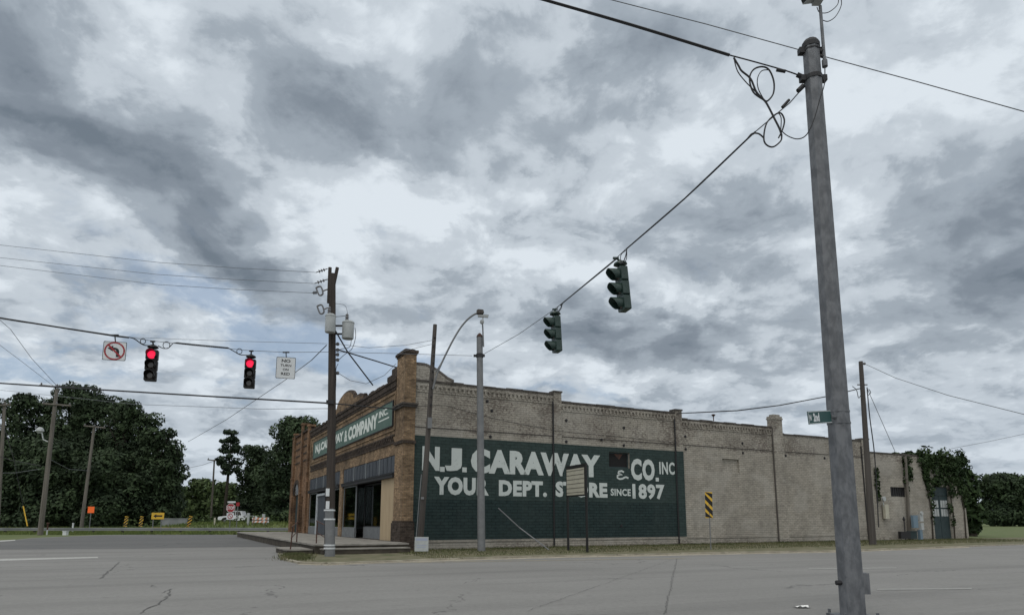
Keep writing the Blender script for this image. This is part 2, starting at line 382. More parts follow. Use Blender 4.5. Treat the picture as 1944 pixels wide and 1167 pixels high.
M['bluebox'] = mat('meter box blue grey', (.13,.19,.24), .5)
M['doorgreen'] = mat('dark green door', (.016,.03,.033), .6, col2=(.026,.044,.046), nscale=3)
M['barrier'] = mat('yellow barrier', (.42,.29,.10), .7, col2=(.30,.22,.10), nscale=1.2)
M['letterboard'] = mat('aged letterboard', (.44,.42,.34), .6, col2=(.36,.345,.28), nscale=2)
M['paper'] = mat('paper', (.7,.7,.68), .8)
M['redbox'] = mat('campaign sign print', (.30,.33,.42), .6)
def glassmat():
    m = bpy.data.materials.new('shop glass'); m.use_nodes = True; t = m.node_tree; t.nodes.clear()
    a = t.nodes.new('ShaderNodeBsdfTransparent'); a.inputs[0].default_value = (.45,.5,.5,1)
    g = t.nodes.new('ShaderNodeBsdfGlossy'); g.inputs['Roughness'].default_value = .04; g.inputs[0].default_value = (.8,.85,.85,1)
    f = t.nodes.new('ShaderNodeFresnel'); f.inputs[0].default_value = 1.5
    mx = t.nodes.new('ShaderNodeMixShader'); t.links.new(f.outputs[0], mx.inputs[0]); t.links.new(a.outputs[0], mx.inputs[1]); t.links.new(g.outputs[0], mx.inputs[2])
    o = t.nodes.new('ShaderNodeOutputMaterial'); t.links.new(mx.outputs[0], o.inputs[0]); return m
M['glass'] = glassmat()
def leafmat(name, c1, c2, scale=.35):
    m = bpy.data.materials.new(name); m.use_nodes = True; t = m.node_tree; b = t.nodes['Principled BSDF']
    tcn = t.nodes.new('ShaderNodeTexCoord'); g = t.nodes.new('ShaderNodeNewGeometry')
    n = noise(tcn.outputs['Object'], scale, 4, .6, tree=t)
    mr = t.nodes.new('ShaderNodeMapRange'); mr.inputs[1].default_value = .35; mr.inputs[2].default_value = .68
    t.links.new(n.outputs['Fac'], mr.inputs[0])
    c = mixc(mr.outputs[0], c1, c2, tree=t)
    c = mixc(.6, c, mixc(g.outputs['Random Per Island'], (.5,.5,.5), (1.5,1.5,1.4), tree=t), tree=t, blend='MULTIPLY')
    t.links.new(c, b.inputs['Base Color']); b.inputs['Roughness'].default_value = .7; b.inputs['Specular IOR Level'].default_value = .15
    return m
M['leaf'] = leafmat('dark oak foliage', (.018,.029,.017), (.052,.078,.038))
M['leaf2'] = leafmat('mid green foliage', (.035,.055,.022), (.065,.09,.035))
M['pine'] = leafmat('pine needles', (.022,.036,.022), (.04,.058,.034), .8)
M['vine'] = leafmat('vine leaves', (.018,.034,.014), (.04,.065,.024), .9)
M['weed'] = leafmat('roadside grass blades', (.075,.11,.03), (.14,.165,.055), .3)
M['weeddry'] = leafmat('verge grass blades', (.055,.07,.028), (.125,.115,.06), .5)

def asphalt(name, c1, c2, dark, agg=.5, seed=0):
    m = bpy.data.materials.new(name); m.use_nodes = True; t = m.node_tree; b = t.nodes['Principled BSDF']
    tcn = t.nodes.new('ShaderNodeTexCoord'); P = tcn.outputs['Object']
    a = noise(P, .22, 6, .6, .4, tree=t, off=(seed, 2, 0), sc=(.55, 1.2, 1))
    mr = t.nodes.new('ShaderNodeMapRange'); mr.inputs[1].default_value = .33; mr.inputs[2].default_value = .67; t.links.new(a.outputs['Fac'], mr.inputs[0])
    c = mixc(mr.outputs[0], c1, c2, tree=t)
    # worn wheel paths and oil drips running along the street
    mp = t.nodes.new('ShaderNodeMapping'); mp.inputs['Rotation'].default_value = (0, 0, R(-24)); t.links.new(P, mp.inputs[0])
    s = noise(mp.outputs[0], .9, 5, .55, .3, tree=t, sc=(.05, 1, 1), off=(seed, 0, 0))
    mr = t.nodes.new('ShaderNodeMapRange'); mr.inputs[1].default_value = .5; mr.inputs[2].default_value = .72; mr.inputs[4].default_value = .55; t.links.new(s.outputs['Fac'], mr.inputs[0])
    c = mixc(mr.outputs[0], c, dark, tree=t)
    pt = noise(P, 2.3, 5, .7, .6, tree=t, off=(3, seed, 0))
    mr = t.nodes.new('ShaderNodeMapRange'); mr.inputs[1].default_value = .60; mr.inputs[2].default_value = .72; mr.inputs[4].default_value = .45; t.links.new(pt.outputs['Fac'], mr.inputs[0])
    c = mixc(mr.outputs[0], c, dark, tree=t)
    ag = noise(P, 55, 3, .8, 0, tree=t)
    mg = noise(P, 9, 6, .8, 0, tree=t, off=(seed, seed, 0))
    c = mixc(.45, c, mixc(mg.outputs['Fac'], (.2,.2,.2), (1.8,1.8,1.8), tree=t), tree=t, blend='MULTIPLY')
    c = mixc(agg, c, mixc(ag.outputs['Fac'], (.2,.2,.2), (1.8,1.8,1.8), tree=t), tree=t, blend='MULTIPLY')
    vo = t.nodes.new('ShaderNodeTexVoronoi'); vo.feature = 'DISTANCE_TO_EDGE'; vo.inputs['Scale'].default_value = .16
    wn = noise(P, 1.3, 4, .6, 0, tree=t); va = t.nodes.new('ShaderNodeVectorMath'); va.operation = 'MULTIPLY_ADD'
    t.links.new(wn.outputs['Color'], va.inputs[0]); va.inputs[1].default_value = (1.2, 1.2, 0); t.links.new(P, va.inputs[2]); t.links.new(va.outputs[0], vo.inputs['Vector'])
    mr = t.nodes.new('ShaderNodeMapRange'); mr.inputs[1].default_value = .0015; mr.inputs[2].default_value = .005; mr.inputs[3].default_value = .5; mr.inputs[4].default_value = 0; t.links.new(vo.outputs['Distance'], mr.inputs[0])
    mk = mth('MULTIPLY', mr.outputs[0], mth('GREATER_THAN', a.outputs['Fac'], .5, tree=t), tree=t)
    c = mixc(mk, c, (.03,.03,.03), tree=t)
    t.links.new(c, b.inputs['Base Color']); b.inputs['Roughness'].default_value = .85; b.inputs['Specular IOR Level'].default_value = .25
    bp = t.nodes.new('ShaderNodeBump'); bp.inputs['Strength'].default_value = .35; bp.inputs['Distance'].default_value = .01
    t.links.new(ag.outputs['Fac'], bp.inputs['Height']); t.links.new(bp.outputs[0], b.inputs['Normal'])
    return m
M['asphalt'] = asphalt('worn grey asphalt', (.175,.172,.164), (.208,.205,.196), (.122,.12,.115))
M['asphalt2'] = asphalt('newer dark asphalt', (.10,.101,.10), (.125,.125,.122), (.08,.08,.08), seed=5)
M['paint'] = mat('road paint', (.38,.38,.36), .8, col2=(.24,.24,.23), nscale=9, lo=.45, hi=.7)
M['paint_worn'] = mat('worn road paint', (.27,.27,.255), .8, col2=(.21,.21,.20), nscale=9)
M['paint_y'] = mat('faded yellow road paint', (.25,.22,.15), .8, col2=(.18,.175,.16), nscale=4)
M['crack'] = mat('crack filler', (.095,.095,.092), .9)
M['ground'] = mat('grassy ground', (.07,.105,.03), .95, col2=(.11,.12,.05), nscale=.4, bump=.5, bscale=8)
M['verge'] = mat('patchy verge', (.07,.078,.035), .95, col2=(.17,.15,.10), nscale=1.3, bump=.6, bscale=14)

# ------------------------------------------------------------------ setting
def sheet(name, pts, z, m, thick=0, **kw):
    mb = MB(); n = len(pts); vs = [(p[0], p[1], z) for p in pts]
    if thick:
        vs2 = [(p[0], p[1], z - thick) for p in pts]
        mb.add(vs + vs2, [tuple(range(n)), tuple(reversed(range(n, 2*n)))] + [(i, (i+1) % n, n+(i+1) % n, n+i) for i in range(n)])
    else:
        # fan-safe: keep one ngon, upward normal
        a = sum(vs[i][0]*vs[(i+1) % n][1] - vs[(i+1) % n][0]*vs[i][1] for i in range(n))
        mb.add(vs, [tuple(range(n)) if a > 0 else tuple(reversed(range(n)))])
    o = obj(name, mb, m, None, kind='structure', local=True, **kw); return o
# terrain: one sheet to the horizon
sheet('ground', [(-1200,-600),(1200,-600),(1200,1500),(-1200,1500)], -0.02, M['ground'])
gA = [gnd(*p).xy for p in ((-900,1040),(-300,1034),(0,1027),(60,1020.5),(190,1015),(450,1012.5))]
road_pts = [tuple(p) for p in gA] + [(-20,66),(0,40),(26.2,39.5),(90,71),(600,330),(600,-60),(-300,-60),(-300,30)]
sheet('road', road_pts, 0.0, M['asphalt'])
a_ = [gnd(*p).xy for p in ((-900,1053),(0,1042.5),(250,1041),(420,1038),(560,1037))]
b_ = [gnd(*p).xy for p in ((570,1028),(450,1013.2),(190,1015.8),(60,1021.2),(0,1027.8),(-300,1034.5),(-900,1040.5))]
sheet('dark_asphalt_strip', [tuple(p) for p in a_ + b_], 0.004, M['asphalt2'])
def marking(name, quad, m, z=.006):
    sheet(name, [tuple(gnd(*p).xy) for p in quad], z, m)
marking('lane_line', [(-200,1070),(-200,1065),(185,1056.3),(187,1058.6)], M['paint'])
marking('edge_line', [(-60,1032),(-60,1028),(30,1023.8),(28,1025.8)], M['paint'], .009)
marking('lane_dash', [(1535,1080.3),(1535,1078.2),(1702,1076.6),(1702,1078.4)], M['paint_worn'])
marking('stop_line', [(1665,1119.5),(1665,1117),(1845,1115.5),(1845,1118)], M['paint_worn'])
marking('yellow_centre_line', [(700,1069.0),(700,1067.6),(1300,1058.6),(1300,1059.6)], M['paint_y'])
def crack(pts, wd):
    mb = MB(); P = []
    for i in range(len(pts)-1):
        a = gnd(*pts[i]); b = gnd(*pts[i+1]); n = max(2, int((b-a).length/.12))
        for k in range(n): P.append(a.lerp(b, k/n) + Vector((random.uniform(-.03,.03), random.uniform(-.05,.05), 0)))
    for i in range(len(P)-1):
        d = (P[i+1]-P[i]).normalized(); q = Vector((-d.y, d.x, 0))*wd*random.uniform(.4,1)
        o = len(mb.v); mb.v += [tuple(P[i]-q+Vector((0,0,.008))), tuple(P[i+1]-q+Vector((0,0,.008))), tuple(P[i+1]+q+Vector((0,0,.008))), tuple(P[i]+q+Vector((0,0,.008)))]
        mb.f.append((o,o+1,o+2,o+3))
    obj('road_crack', mb, M['crack'], None, kind='structure')
crack([(228,1066),(205,1085),(190,1098)], .018)
crack([(285,1110),(296,1115)], .012)
crack([(322,1118),(320,1130),(300,1147),(285,1152),(262,1167)], .014)
crack([(322,1118),(302,1127)], .012)
crack([(445,1077),(480,1074),(530,1071),(575,1071)], .03)
crack([(0,1093),(120,1098),(190,1098)], .007)
crack([(230,1086),(420,1081),(600,1078)], .008)
crack([(1000,1160),(1280,1060)], .006)
crack([(1285,1060),(1262,1167)], .008)

# building frame of reference: origin at the street corner, x along the mural wall, y along the shop front
O = gnd(762, 1046); ALPHA = R(27.25)
U = Vector((math.cos(ALPHA), math.sin(ALPHA), 0)); Wd = Vector((-U.y, U.x, 0)); UP = Vector((0,0,1))
BW = lambda u, v, z=0: O + U*u + Wd*v + UP*z
def plane(x, y, D):
    r = Vector(ray(x, y)); det = r.x*(-D.y) + D.x*r.y
    t = (O.x*(-D.y) + D.x*O.y)/det
    P = Vector((0,0,EYE)) + r*t
    return (P - O).dot(D), P.z
side = lambda x, y: plane(x, y, U)
front = lambda x, y: plane(x, y, Wd)

# verge between kerb and wall
kerb_px = [(536,1052),(545,1062),(575,1069),(620,1070),(830,1062),(1040,1056),(1400,1049),(1590,1046),(1840,1036.5)]
kp = [gnd(*p).xy for p in kerb_px]
kp = [Vector((a.x, a.y, 0)) for a in kp] + [Vector((26.2,38.4,0)) + U*30, Vector((26.2,38.4,0)) + U*120]
verge = [tuple((p).xy) for p in kp] + [tuple(BW(150, .3).xy), tuple(BW(.3, .3).xy), tuple(BW(-4.5, 1).xy)]
sheet('verge', verge, .035, M['verge'], thick=.045)
mb = MB()
def kerb_strip(P, wdt, h0, h1):
    mb = MB()
    for i in range(len(P)-1):
        n = max(1, int((P[i+1]-P[i]).length/3))
        for k in range(n):
            a = P[i].lerp(P[i+1], k/n); b = P[i].lerp(P[i+1], (k+1)/n - .006)
            d = (b-a).normalized(); q = Vector((d.y, -d.x, 0))*wdt
            j = random.uniform(-.012,.012)
            vs = [a, b, b+q, a+q]
            mb.add([v+UP*h0 for v in vs]+[v+UP*(h1+j) for v in vs], [(0,3,2,1),(4,5,6,7),(0,1,5,4),(1,2,6,5),(2,3,7,6),(3,0,4,7)])
    return mb
obj('kerb', kerb_strip(kp, .18, -.01, .055), M['kerb'], None, kind='structure')
# pale sandy gutter
gp = [gnd(*p) for p in ((560,1071),(620,1072.5),(830,1065),(1040,1059),(1400,1051.5),(1590,1048),(1840,1039))]
gq = [gnd(*p) for p in ((1840,1036.5),(1590,1046),(1400,1049),(1040,1056),(830,1062),(620,1070),(575,1069))]
sheet('gutter', [tuple(p.xy) for p in gp+gq], .003, M['kerb'])

# ------------------------------------------------------------------ platform (raised pavement) and steps
pf = MB()
def bbox(mb, u0,u1,v0,v1,z0,z1): return mb.box((u0,v0,z0),(u1,v1,z1))
plat = thing('raised_pavement', O, 'raised concrete pavement with stepped near end in front of the brick shop fronts', 'pavement', ALPHA)
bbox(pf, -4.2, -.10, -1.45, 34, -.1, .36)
obj('slab', pf, M['darkconcrete'], plat, local=True)
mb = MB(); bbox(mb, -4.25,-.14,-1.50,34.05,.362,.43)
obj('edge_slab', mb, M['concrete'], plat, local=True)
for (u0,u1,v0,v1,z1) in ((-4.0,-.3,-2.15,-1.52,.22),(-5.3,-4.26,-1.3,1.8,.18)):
    mb = MB(); bbox(mb,u0,u1,v0,v1,-.1,z1); sp1 = obj('step', mb, M['darkconcrete'], plat, local=True)
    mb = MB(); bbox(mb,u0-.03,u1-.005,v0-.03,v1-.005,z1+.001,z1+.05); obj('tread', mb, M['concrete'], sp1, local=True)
def handrail(pts, label):
    t = thing('handrail', pts[0], label, 'handrail', group='rusty handrails on the raised pavement')
    (a, b) = pts
    m_ = MB(); h = Vector((0,0,.95))
    m_.tube([a, a+h+Vector((.05,0,0))], .028, 8); obj('post', m_, M['rust'], t)
    m_ = MB(); m_.tube([b, b+h], .028, 8); obj('post', m_, M['rust'], t)
    m_ = MB(); m_.tube([a+h+Vector((.05,0,0))-(b-a)*.1, b+h+(b-a)*.1], .025, 8); obj('rail', m_, M['rust'], t)
    m_ = MB(); m_.tube([a+h*.5, b+h*.5], .018, 8); obj('lower_rail', m_, M['rust'], t)
handrail((BW(-5.1,-.9,.2), BW(-4.4,1.9,.43)), 'rusty steel handrail at the outer corner of the raised pavement')
handrail((BW(-3.9,-1.9,.24), BW(-3.9,-.1,.43)), 'rusty steel handrail close behind the pole wrapped in grey metal')

# ------------------------------------------------------------------ main building
def wallgrid(mb, s0, s1, z0, z1, holes, y0, y1, axis='u'):
    """solid wall between depths y0 (outer) and y1 with rectangular openings"""
    S = sorted({s0, s1, *[h[0] for h in holes], *[h[1] for h in holes]}); Z = sorted({z0, z1, *[h[2] for h in holes], *[h[3] for h in holes]})
    def solid(i, j):
        if i < 0 or j < 0 or i >= len(S)-1 or j >= len(Z)-1: return False
        cs, cz = (S[i]+S[i+1])/2, (Z[j]+Z[j+1])/2
        return not any(h[0] < cs < h[1] and h[2] < cz < h[3] for h in holes)
    T = (lambda s, y, z: (s, y, z)) if axis == 'u' else (lambda s, y, z: (y, s, z))
    for i in range(len(S)-1):
        for j in range(len(Z)-1):
            if not solid(i, j): continue
            a, b, c, d = S[i], S[i+1], Z[j], Z[j+1]
            mb.add([T(a,y0,c),T(b,y0,c),T(b,y0,d),T(a,y0,d)], [(0,1,2,3)])
            mb.add([T(a,y1,c),T(b,y1,c),T(b,y1,d),T(a,y1,d)], [(3,2,1,0)])
            for (ii,jj,q) in ((i-1,j,((a,c),(a,d))),(i+1,j,((b,c),(b,d))),(i,j-1,((a,c),(b,c))),(i,j+1,((a,d),(b,d)))):
                if not solid(ii, jj):
                    (p, r_), (p2, r2) = q
                    mb.add([T(p,y0,r_),T(p2,y0,r2),T(p2,y1,r2),T(p,y1,r_)], [(0,1,2,3)])
    return mb
store = thing('corner_store', O, 'long one storey brick corner store with green painted mural side wall and shop front sign', 'building', ALPHA)
WX0, WX1, WZ0, WZ1 = 11.85, 13.27, 4.32, 5.2          # small window in the mural
NX0, NX1, NZ0, NZ1 = 20.35, 21.75, 4.36, 5.18         # bricked-up window
secs = [(.5, 8.5, 8.12), (8.5, 16.95, 7.72), (16.95, 25.3, 7.38), (25.3, 34.5, 6.98)]
for i, (a, b, top) in enumerate(secs):
    mb = MB(); holes = []
    if i == 1: holes = [(WX0, WX1, WZ0, WZ1)]
    if i == 2: holes = [(NX0, NX1, NZ0, NZ1)]
    wallgrid(mb, a, b, -.1, top, holes, 0, .35)
    obj('side_wall', mb, M['cream'], store, local=True)
    # coping
    mb = MB(); s = a
    while s < b - .01:
        e = min(b, s + random.uniform(.5, 1.1)); mb.box((s, -.06, top + .001), (e - .01, .42, top + random.uniform(.07, .12))); s = e
    obj('coping', mb, M['blackcope'], store, local=True)
    if i < 3:
        mb = MB(); zt = top - (.42 if i == 0 else .38)
        mb.box((a + .02, -.055, zt + .2), (b - .02, -.002, zt + .32))
        s = a + .1
        while s < b - .3:
            mb.box((s, -.05, zt), (s + .11, -.002, zt + .199)); s += .24
        mb.box((a + .02, -.03, zt - .09), (b - .02, -.0015, zt - .001))
        obj('dentil_band', mb, M['cream'], store, local=True)
# recessed window, broken
win = MB(); wallgrid(win, WX0, WX1, WZ0, WZ1, [(WX0+.07, WX1-.07, WZ0+.07, WZ1-.07)], .14, .19)
wf = obj('side_window', win, M['doorgreen'], store, local=True)
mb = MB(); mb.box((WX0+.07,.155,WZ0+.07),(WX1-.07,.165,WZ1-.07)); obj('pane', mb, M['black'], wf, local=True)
mb = MB(); mb.add([(WX0+.45,.15,WZ1-.08),(WX0+1.05,.15,WZ1-.08),(WX0+.8,.15,WZ0+.48)],[(0,1,2)]); mb.add([(WX0+.45,.146,WZ1-.08),(WX0+1.05,.146,WZ1-.08),(WX0+.8,.146,WZ0+.48)],[(0,1,2)]); obj('broken_glass', mb, M['rust'], wf, local=True)
mb = MB(); mb.box((NX0,.12,NZ0),(NX1,.2,NZ1)); obj('bricked_window', mb, M['cream'], store, local=True)
# scrolled parapet end at the corner
prof = [(.5,8.225),(.5,8.92),(1.0,8.92),(1.5,8.76),(1.85,8.55),(2.15,8.36),(2.5,8.225)]
mb = MB(); mb.prism(prof, frame((0,.33,0),(1,0,0),(0,0,1)), -.0, .33); obj('scrolled_parapet', mb, M['cream'], store, local=True)
mb = MB(); pp = prof[1:]
for a, b in zip(pp[:-1], pp[1:]):
    mb.tube([(a[0], .16, a[1]+.03), (b[0], .16, b[1]+.03)], .16, 6)
obj('scroll_coping', mb, M['blackcope'], store, local=True)
# pilasters: cream above and below, green through the mural
PIL = [(8.28, 8.76, 8.25), (16.68, 17.2, 7.9), (24.85, 25.75, 7.95), (33.7, 34.5, 7.12)]
MZ0, MZ1, MX1 = .50, 5.47, 17.03
for i, (a, b, top) in enumerate(PIL):
    for z0_, z1_ in (((-.1, MZ0-.002), (MZ1+.002, top)) if i < 2 else ((-.1, top),)):
        mb = MB(); mb.box((a,-.07 if i < 2 else -.08,z0_),(b,-.002,z1_))
        obj('pilaster', mb, M['cream'], store, local=True)
    mb = MB(); mb.box((a,.001,top-.8),(b,.36,top)); obj('pilaster_head', mb, M['cream'], store, local=True)
    mb = MB(); mb.box((a-.04,-.12,top+.001),(b+.04,.4,top+.09)); 
    if i == 2:
        mb.box((a+.0,-.10,top+.091),(b-.0,.38,top+.22)); mb.box((a+.15,-.05,top+.221),(b-.15,.3,top+.34))
    obj('pilaster_cap', mb, M['blackcope'] if i != 2 else M['cream'], store, local=True)
    mb = MB(); xx = a - .055
    mb.tube([(xx,-.05,top-.5),(xx,-.05,.15)], .04, 8)
    obj('downspout', mb, M['darkmetal'] if i != 2 else M['wood_mid'], store, local=True)
# string courses
for a, b in ((.5,8.2),(8.77,16.6),(17.21,24.75),(25.76,33.6)):
    mb = MB(); mb.box((a,-.028,5.86),(b,-.002,5.90)); obj('string_course', mb, M['blackcope'], store, local=True)
    mb = MB(); mb.box((a,-.035,.40),(b,-.002,.455)); obj('base_course', mb, M['cream'], store, local=True)
# mural paint coat
mur = MB()
def coat(mb, a, b, z0, z1, y): mb.add([(a,y,z0),(b,y,z0),(b,y,z1),(a,y,z1)], [(0,1,2,3)])
EPS = .005
ML = 2.42
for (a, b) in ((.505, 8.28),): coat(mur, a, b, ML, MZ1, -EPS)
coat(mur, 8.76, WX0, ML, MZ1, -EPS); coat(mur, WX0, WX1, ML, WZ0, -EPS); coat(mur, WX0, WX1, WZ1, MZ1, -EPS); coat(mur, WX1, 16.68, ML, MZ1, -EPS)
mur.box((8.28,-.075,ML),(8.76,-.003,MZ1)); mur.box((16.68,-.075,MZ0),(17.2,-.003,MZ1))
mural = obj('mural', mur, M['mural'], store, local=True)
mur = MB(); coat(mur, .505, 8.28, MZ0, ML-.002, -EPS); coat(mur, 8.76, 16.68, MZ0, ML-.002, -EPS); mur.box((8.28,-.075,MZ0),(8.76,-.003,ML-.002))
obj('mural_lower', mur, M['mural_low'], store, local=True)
# painted lettering
TM = frame((0,0,0),(1,0,0),(0,0,1))      # local: X along wall, Y up, Z outward
lt = MB()
def word(s, xa, xb, yt0, yb0, yt1, yb1, bold=.035):
    """pixel extents of the painted word turned into metres along the wall"""
    s0, zt0 = side(xa, yt0); _, zb0 = side(xa, yb0); s1, zt1 = side(xb, yt1); _, zb1 = side(xb, yb1)
    z0, z1 = (zb0+zb1)/2, (zt0+zt1)/2
    put_text(lt, s, TM, s0, s1, z0, z1, .0095, bold, spacing=1.1)
word('N', 802, 835, 846, 892.5, 848, 893, .06); word('J', 845, 877, 849, 893.5, 851, 894, .075)
for x_, y_ in ((840,891),(882,892)):
    s_, z_ = side(x_, y_); lt.box((s_-.13,-.0095,z_-.10),(s_+.11,-.0093,z_+.14))
word('CARAWAY', 894, 1139, 851, 896.5, 863, 907, .06)
word('CO', 1197, 1242, 869.6, 911.5, 871.5, 912, .05)
s_, z_ = side(1248,910); lt.box((s_-.13,-.0095,z_-.10),(s_+.10,-.0093,z_+.12))
word('INC', 1251, 1280, 876, 900, 877, 900.5, .03)
word('YOUR', 824, 928, 903, 938, 907.5, 941, .06)
word('DEPT.', 947, 1038, 911, 941, 913, 943, .055)
word('STORE', 1053, 1152.6, 913, 942.5, 916, 944.6, .055)
word('SINCE', 1159, 1197, 927, 940.5, 927.4, 940.8, .035)
word('1897', 1200, 1261, 918.2, 946.5, 918.6, 947.8, .045)
# hand painted ampersand: a stroke
s0, z1 = side(1171, 893); s1, z0 = side(1188, 909); wA, hA = s1-s0, z1-z0
amp = [(.62,.86),(.42,1.0),(.16,.92),(.10,.74),(.26,.60),(.46,.56),(.24,.54),(.02,.38),(.02,.14),(.22,0),(.46,.04),(.64,.2),(.78,.26),(1.0,.14)]
def stroke(mb, pts, wd, d):
    P = [Vector((x, y)) for x, y in pts]; Ls = []
    for i, p in enumerate(P):
        dd = (P[min(i+1,len(P)-1)]-P[max(i-1,0)]).normalized(); q = Vector((-dd.y, dd.x))*wd/2; Ls.append((p-q, p+q))
    for i in range(len(P)-1):
        a, b = Ls[i]; c, d_ = Ls[i+1]
        mb.add([(a.x,-d,a.y),(c.x,-d,c.y),(d_.x,-d,d_.y),(b.x,-d,b.y)], [(0,1,2,3)])
stroke(lt, [(s0+x*wA*1.3, z0+y*hA) for x, y in amp], .10, .0095)
# step the lettering over the pilasters
def step_letters(mb, bands, dz):
    bm = bmesh.new()
    vs = [bm.verts.new(v) for v in mb.v]
    for f in mb.f:
        try: bm.faces.new([vs[i] for i in f])
        except Exception: pass
    out = MB()
    edges = [-1e3]
    for a, b in bands: edges += [a, b]
    edges.append(1e3)
    for i in range(len(edges)-1):
        a, b = edges[i], edges[i+1]; inside = i % 2 == 1
        c = bm.copy()
        for co, no in (((a,0,0),(-1,0,0)), ((b,0,0),(1,0,0))):
            bmesh.ops.bisect_plane(c, geom=c.verts[:]+c.edges[:]+c.faces[:], plane_co=co, plane_no=no, clear_outer=True)
        c.verts.index_update()
        out.add([(v.co.x, v.co.y - (dz if inside else 0), v.co.z) for v in c.verts], [tuple(v.index for v in f.verts) for f in c.faces])
        c.free()
    bm.free(); return out
lt = step_letters(lt, [(8.28, 8.76), (16.68, 17.2)], .07)
obj('mural_lettering', lt, M['white_letter'], mural, local=True)
# anchor plates
crop5 = lambda x, y: (760+x/2.653, 640+y/2.653); crop6 = lambda x, y: (1060+x/3.241, 720+y/3.241); crop7 = lambda x, y: (1380+x/2.919, 680+y/2.919)
for px in [crop5(460,370),crop5(453,500),crop5(437,322),crop5(835,418),crop5(835,525),crop6(402,297),crop6(402,405),crop6(265,370),crop6(780,350),crop6(783,428),crop6(387,900),
           crop7(85,470),crop7(88,523),crop7(325,538),crop7(540,552)]:
    s_, z_ = side(*px); mb = MB(); Mx = frame((s_,0,z_),(1,0,.9),(0,0,1))
    mb.prism([(.085*math.cos(k*.785),.085*math.sin(k*.785)) for k in range(8)], Mx, -.01, .03); mb.disc(Mx,.035,.04,.07,8)
    obj('anchor_plate', mb, M['darkmetal'], store, local=True)
# ---- roof
mb = MB(); mb.box((.36,.36,6.2),(34.15,24.3,6.3)); obj('roof', mb, M['blackcope'], store, local=True)
mb = MB(); wallgrid(mb, .36, 34.5, -.1, 6.9, [], 24.32, 24.6); wallgrid(mb, .36, 24.31, -.1, 6.9, [], 34.16, 34.5, 'v')
obj('rear_wall', mb, M['cream'], store, local=True)

# ---- corner pier
mb = MB(); mb.box((-.06,-.06,1.36),(.5,1.25,9.40)); obj('corner_pier', mb, M['tan'], store, local=True)
mb = MB(); mb.box((-.14,-.13,-.1),(.56,1.32,1.3)); mb.box((-.10,-.10,1.301),(.53,1.29,1.4)); obj('pier_base', mb, M['darkbrick'], store, local=True)
mb = MB(); mb.box((-.16,-.15,6.80),(.56,1.34,6.92)); mb.box((-.22,-.21,6.921),(.6,1.38,7.0)); obj('pier_ledge', mb, M['blackcope'], store, local=True)
mb = MB(); mb.box((-.13,-.12,5.05),(.54,1.31,5.2)); obj('pier_band', mb, M['darkbrick'], store, local=True)
mb = MB(); mb.box((-.10,-.09,9.401),(.53,1.28,9.49)); mb.box((-.15,-.14,9.491),(.58,1.34,9.62)); mb.box((-.03,.05,9.621),(.46,.85,9.70)); mb.box((.05,.25,9.701),(.38,.6,9.75))
obj('pier_cap', mb, M['darkbrick'], store, local=True)
# ---- front facade above the storefront (main unit v 1.25..24.2)
FT = 8.35
def trow(mb, a, b, z, mat_pts=None):
    s = a
    while s < b - .02:
        e = min(b, s + random.uniform(.35,.8)); mb.box((-.13, s, z), (.36, e-.015, z + random.uniform(.10,.20))); s = e
mb = MB(); mb.box((0,1.251,4.62),(.35,12.1,FT)); mb.box((0,12.101,4.62),(.35,24.2,FT)); 
obj('front_wall', mb, M['tan'], store, local=True)
mb = MB(); trow(mb, 1.26, 24.2, FT + .001)
mb.box((-.08,1.26,FT-.28),(-.001,24.2,FT-.001)); mb.box((-.04,1.26,FT-.42),(-.001,24.2,FT-.281))
obj('front_cornice', mb, M['darkbrick'], store, local=True)
# central arched bump and the step beside the pier
bp_ = [(8.0,FT+.2),(8.0,FT+.38),(8.8,FT+.42),(9.0,FT+.55),(10.3,FT+.58)]
for k in range(0, 11):
    t = math.pi*k/10; bp_.append((12.7 - 2.3*math.cos(t), FT+.60 + .68*math.sin(t)))
bp_ += [(15.2,FT+.6),(15.7,FT+.4),(15.7,FT+.2)]
mb = MB(); mb.prism(bp_, frame((-.02,0,0),(0,1,0),(0,0,1)), 0, .32)
obj('arched_gable', mb, M['tan'], store, local=True)
mb = MB()
for a, b in zip(bp_[:-1], bp_[1:]): mb.tube([(.14,a[0],a[1]+.02),(.14,b[0],b[1]+.02)], .15, 6)
obj('gable_coping', mb, M['darkbrick'], store, local=True)
for a, b, h_ in ((1.26,2.2,.72),(2.21,3.0,.45)):
    mb = MB(); mb.box((-.05,a,FT+.21),(.34,b,FT+h_)); obj('parapet_step', mb, M['darkbrick'], store, local=True)
# recessed frame lines, corbel table below the sign
mb = MB(); 
for (a,b,z0,z1) in ((1.55,23.6,7.72,7.84),(1.55,23.6,5.86,5.95),(1.45,1.57,5.86,7.84),(23.6,23.72,5.86,7.84)): mb.box((-.05,a,z0),(-.002,b,z1))
obj('brick_border', mb, M['tan'], store, local=True)
mb = MB(); s = 1.7
mb.box((-.05,1.5,5.2),(-.002,23.7,5.28)); mb.box((-.05,1.5,5.58),(-.002,23.7,5.66))
while s < 23.5:
    mb.box((-.04,s,5.282),(-.002,s+.16,5.43)); mb.box((-.04,s+.15,5.431),(-.002,s+.31,5.578)); s += .3
obj('corbel_table', mb, M['darkbrick'], store, local=True)
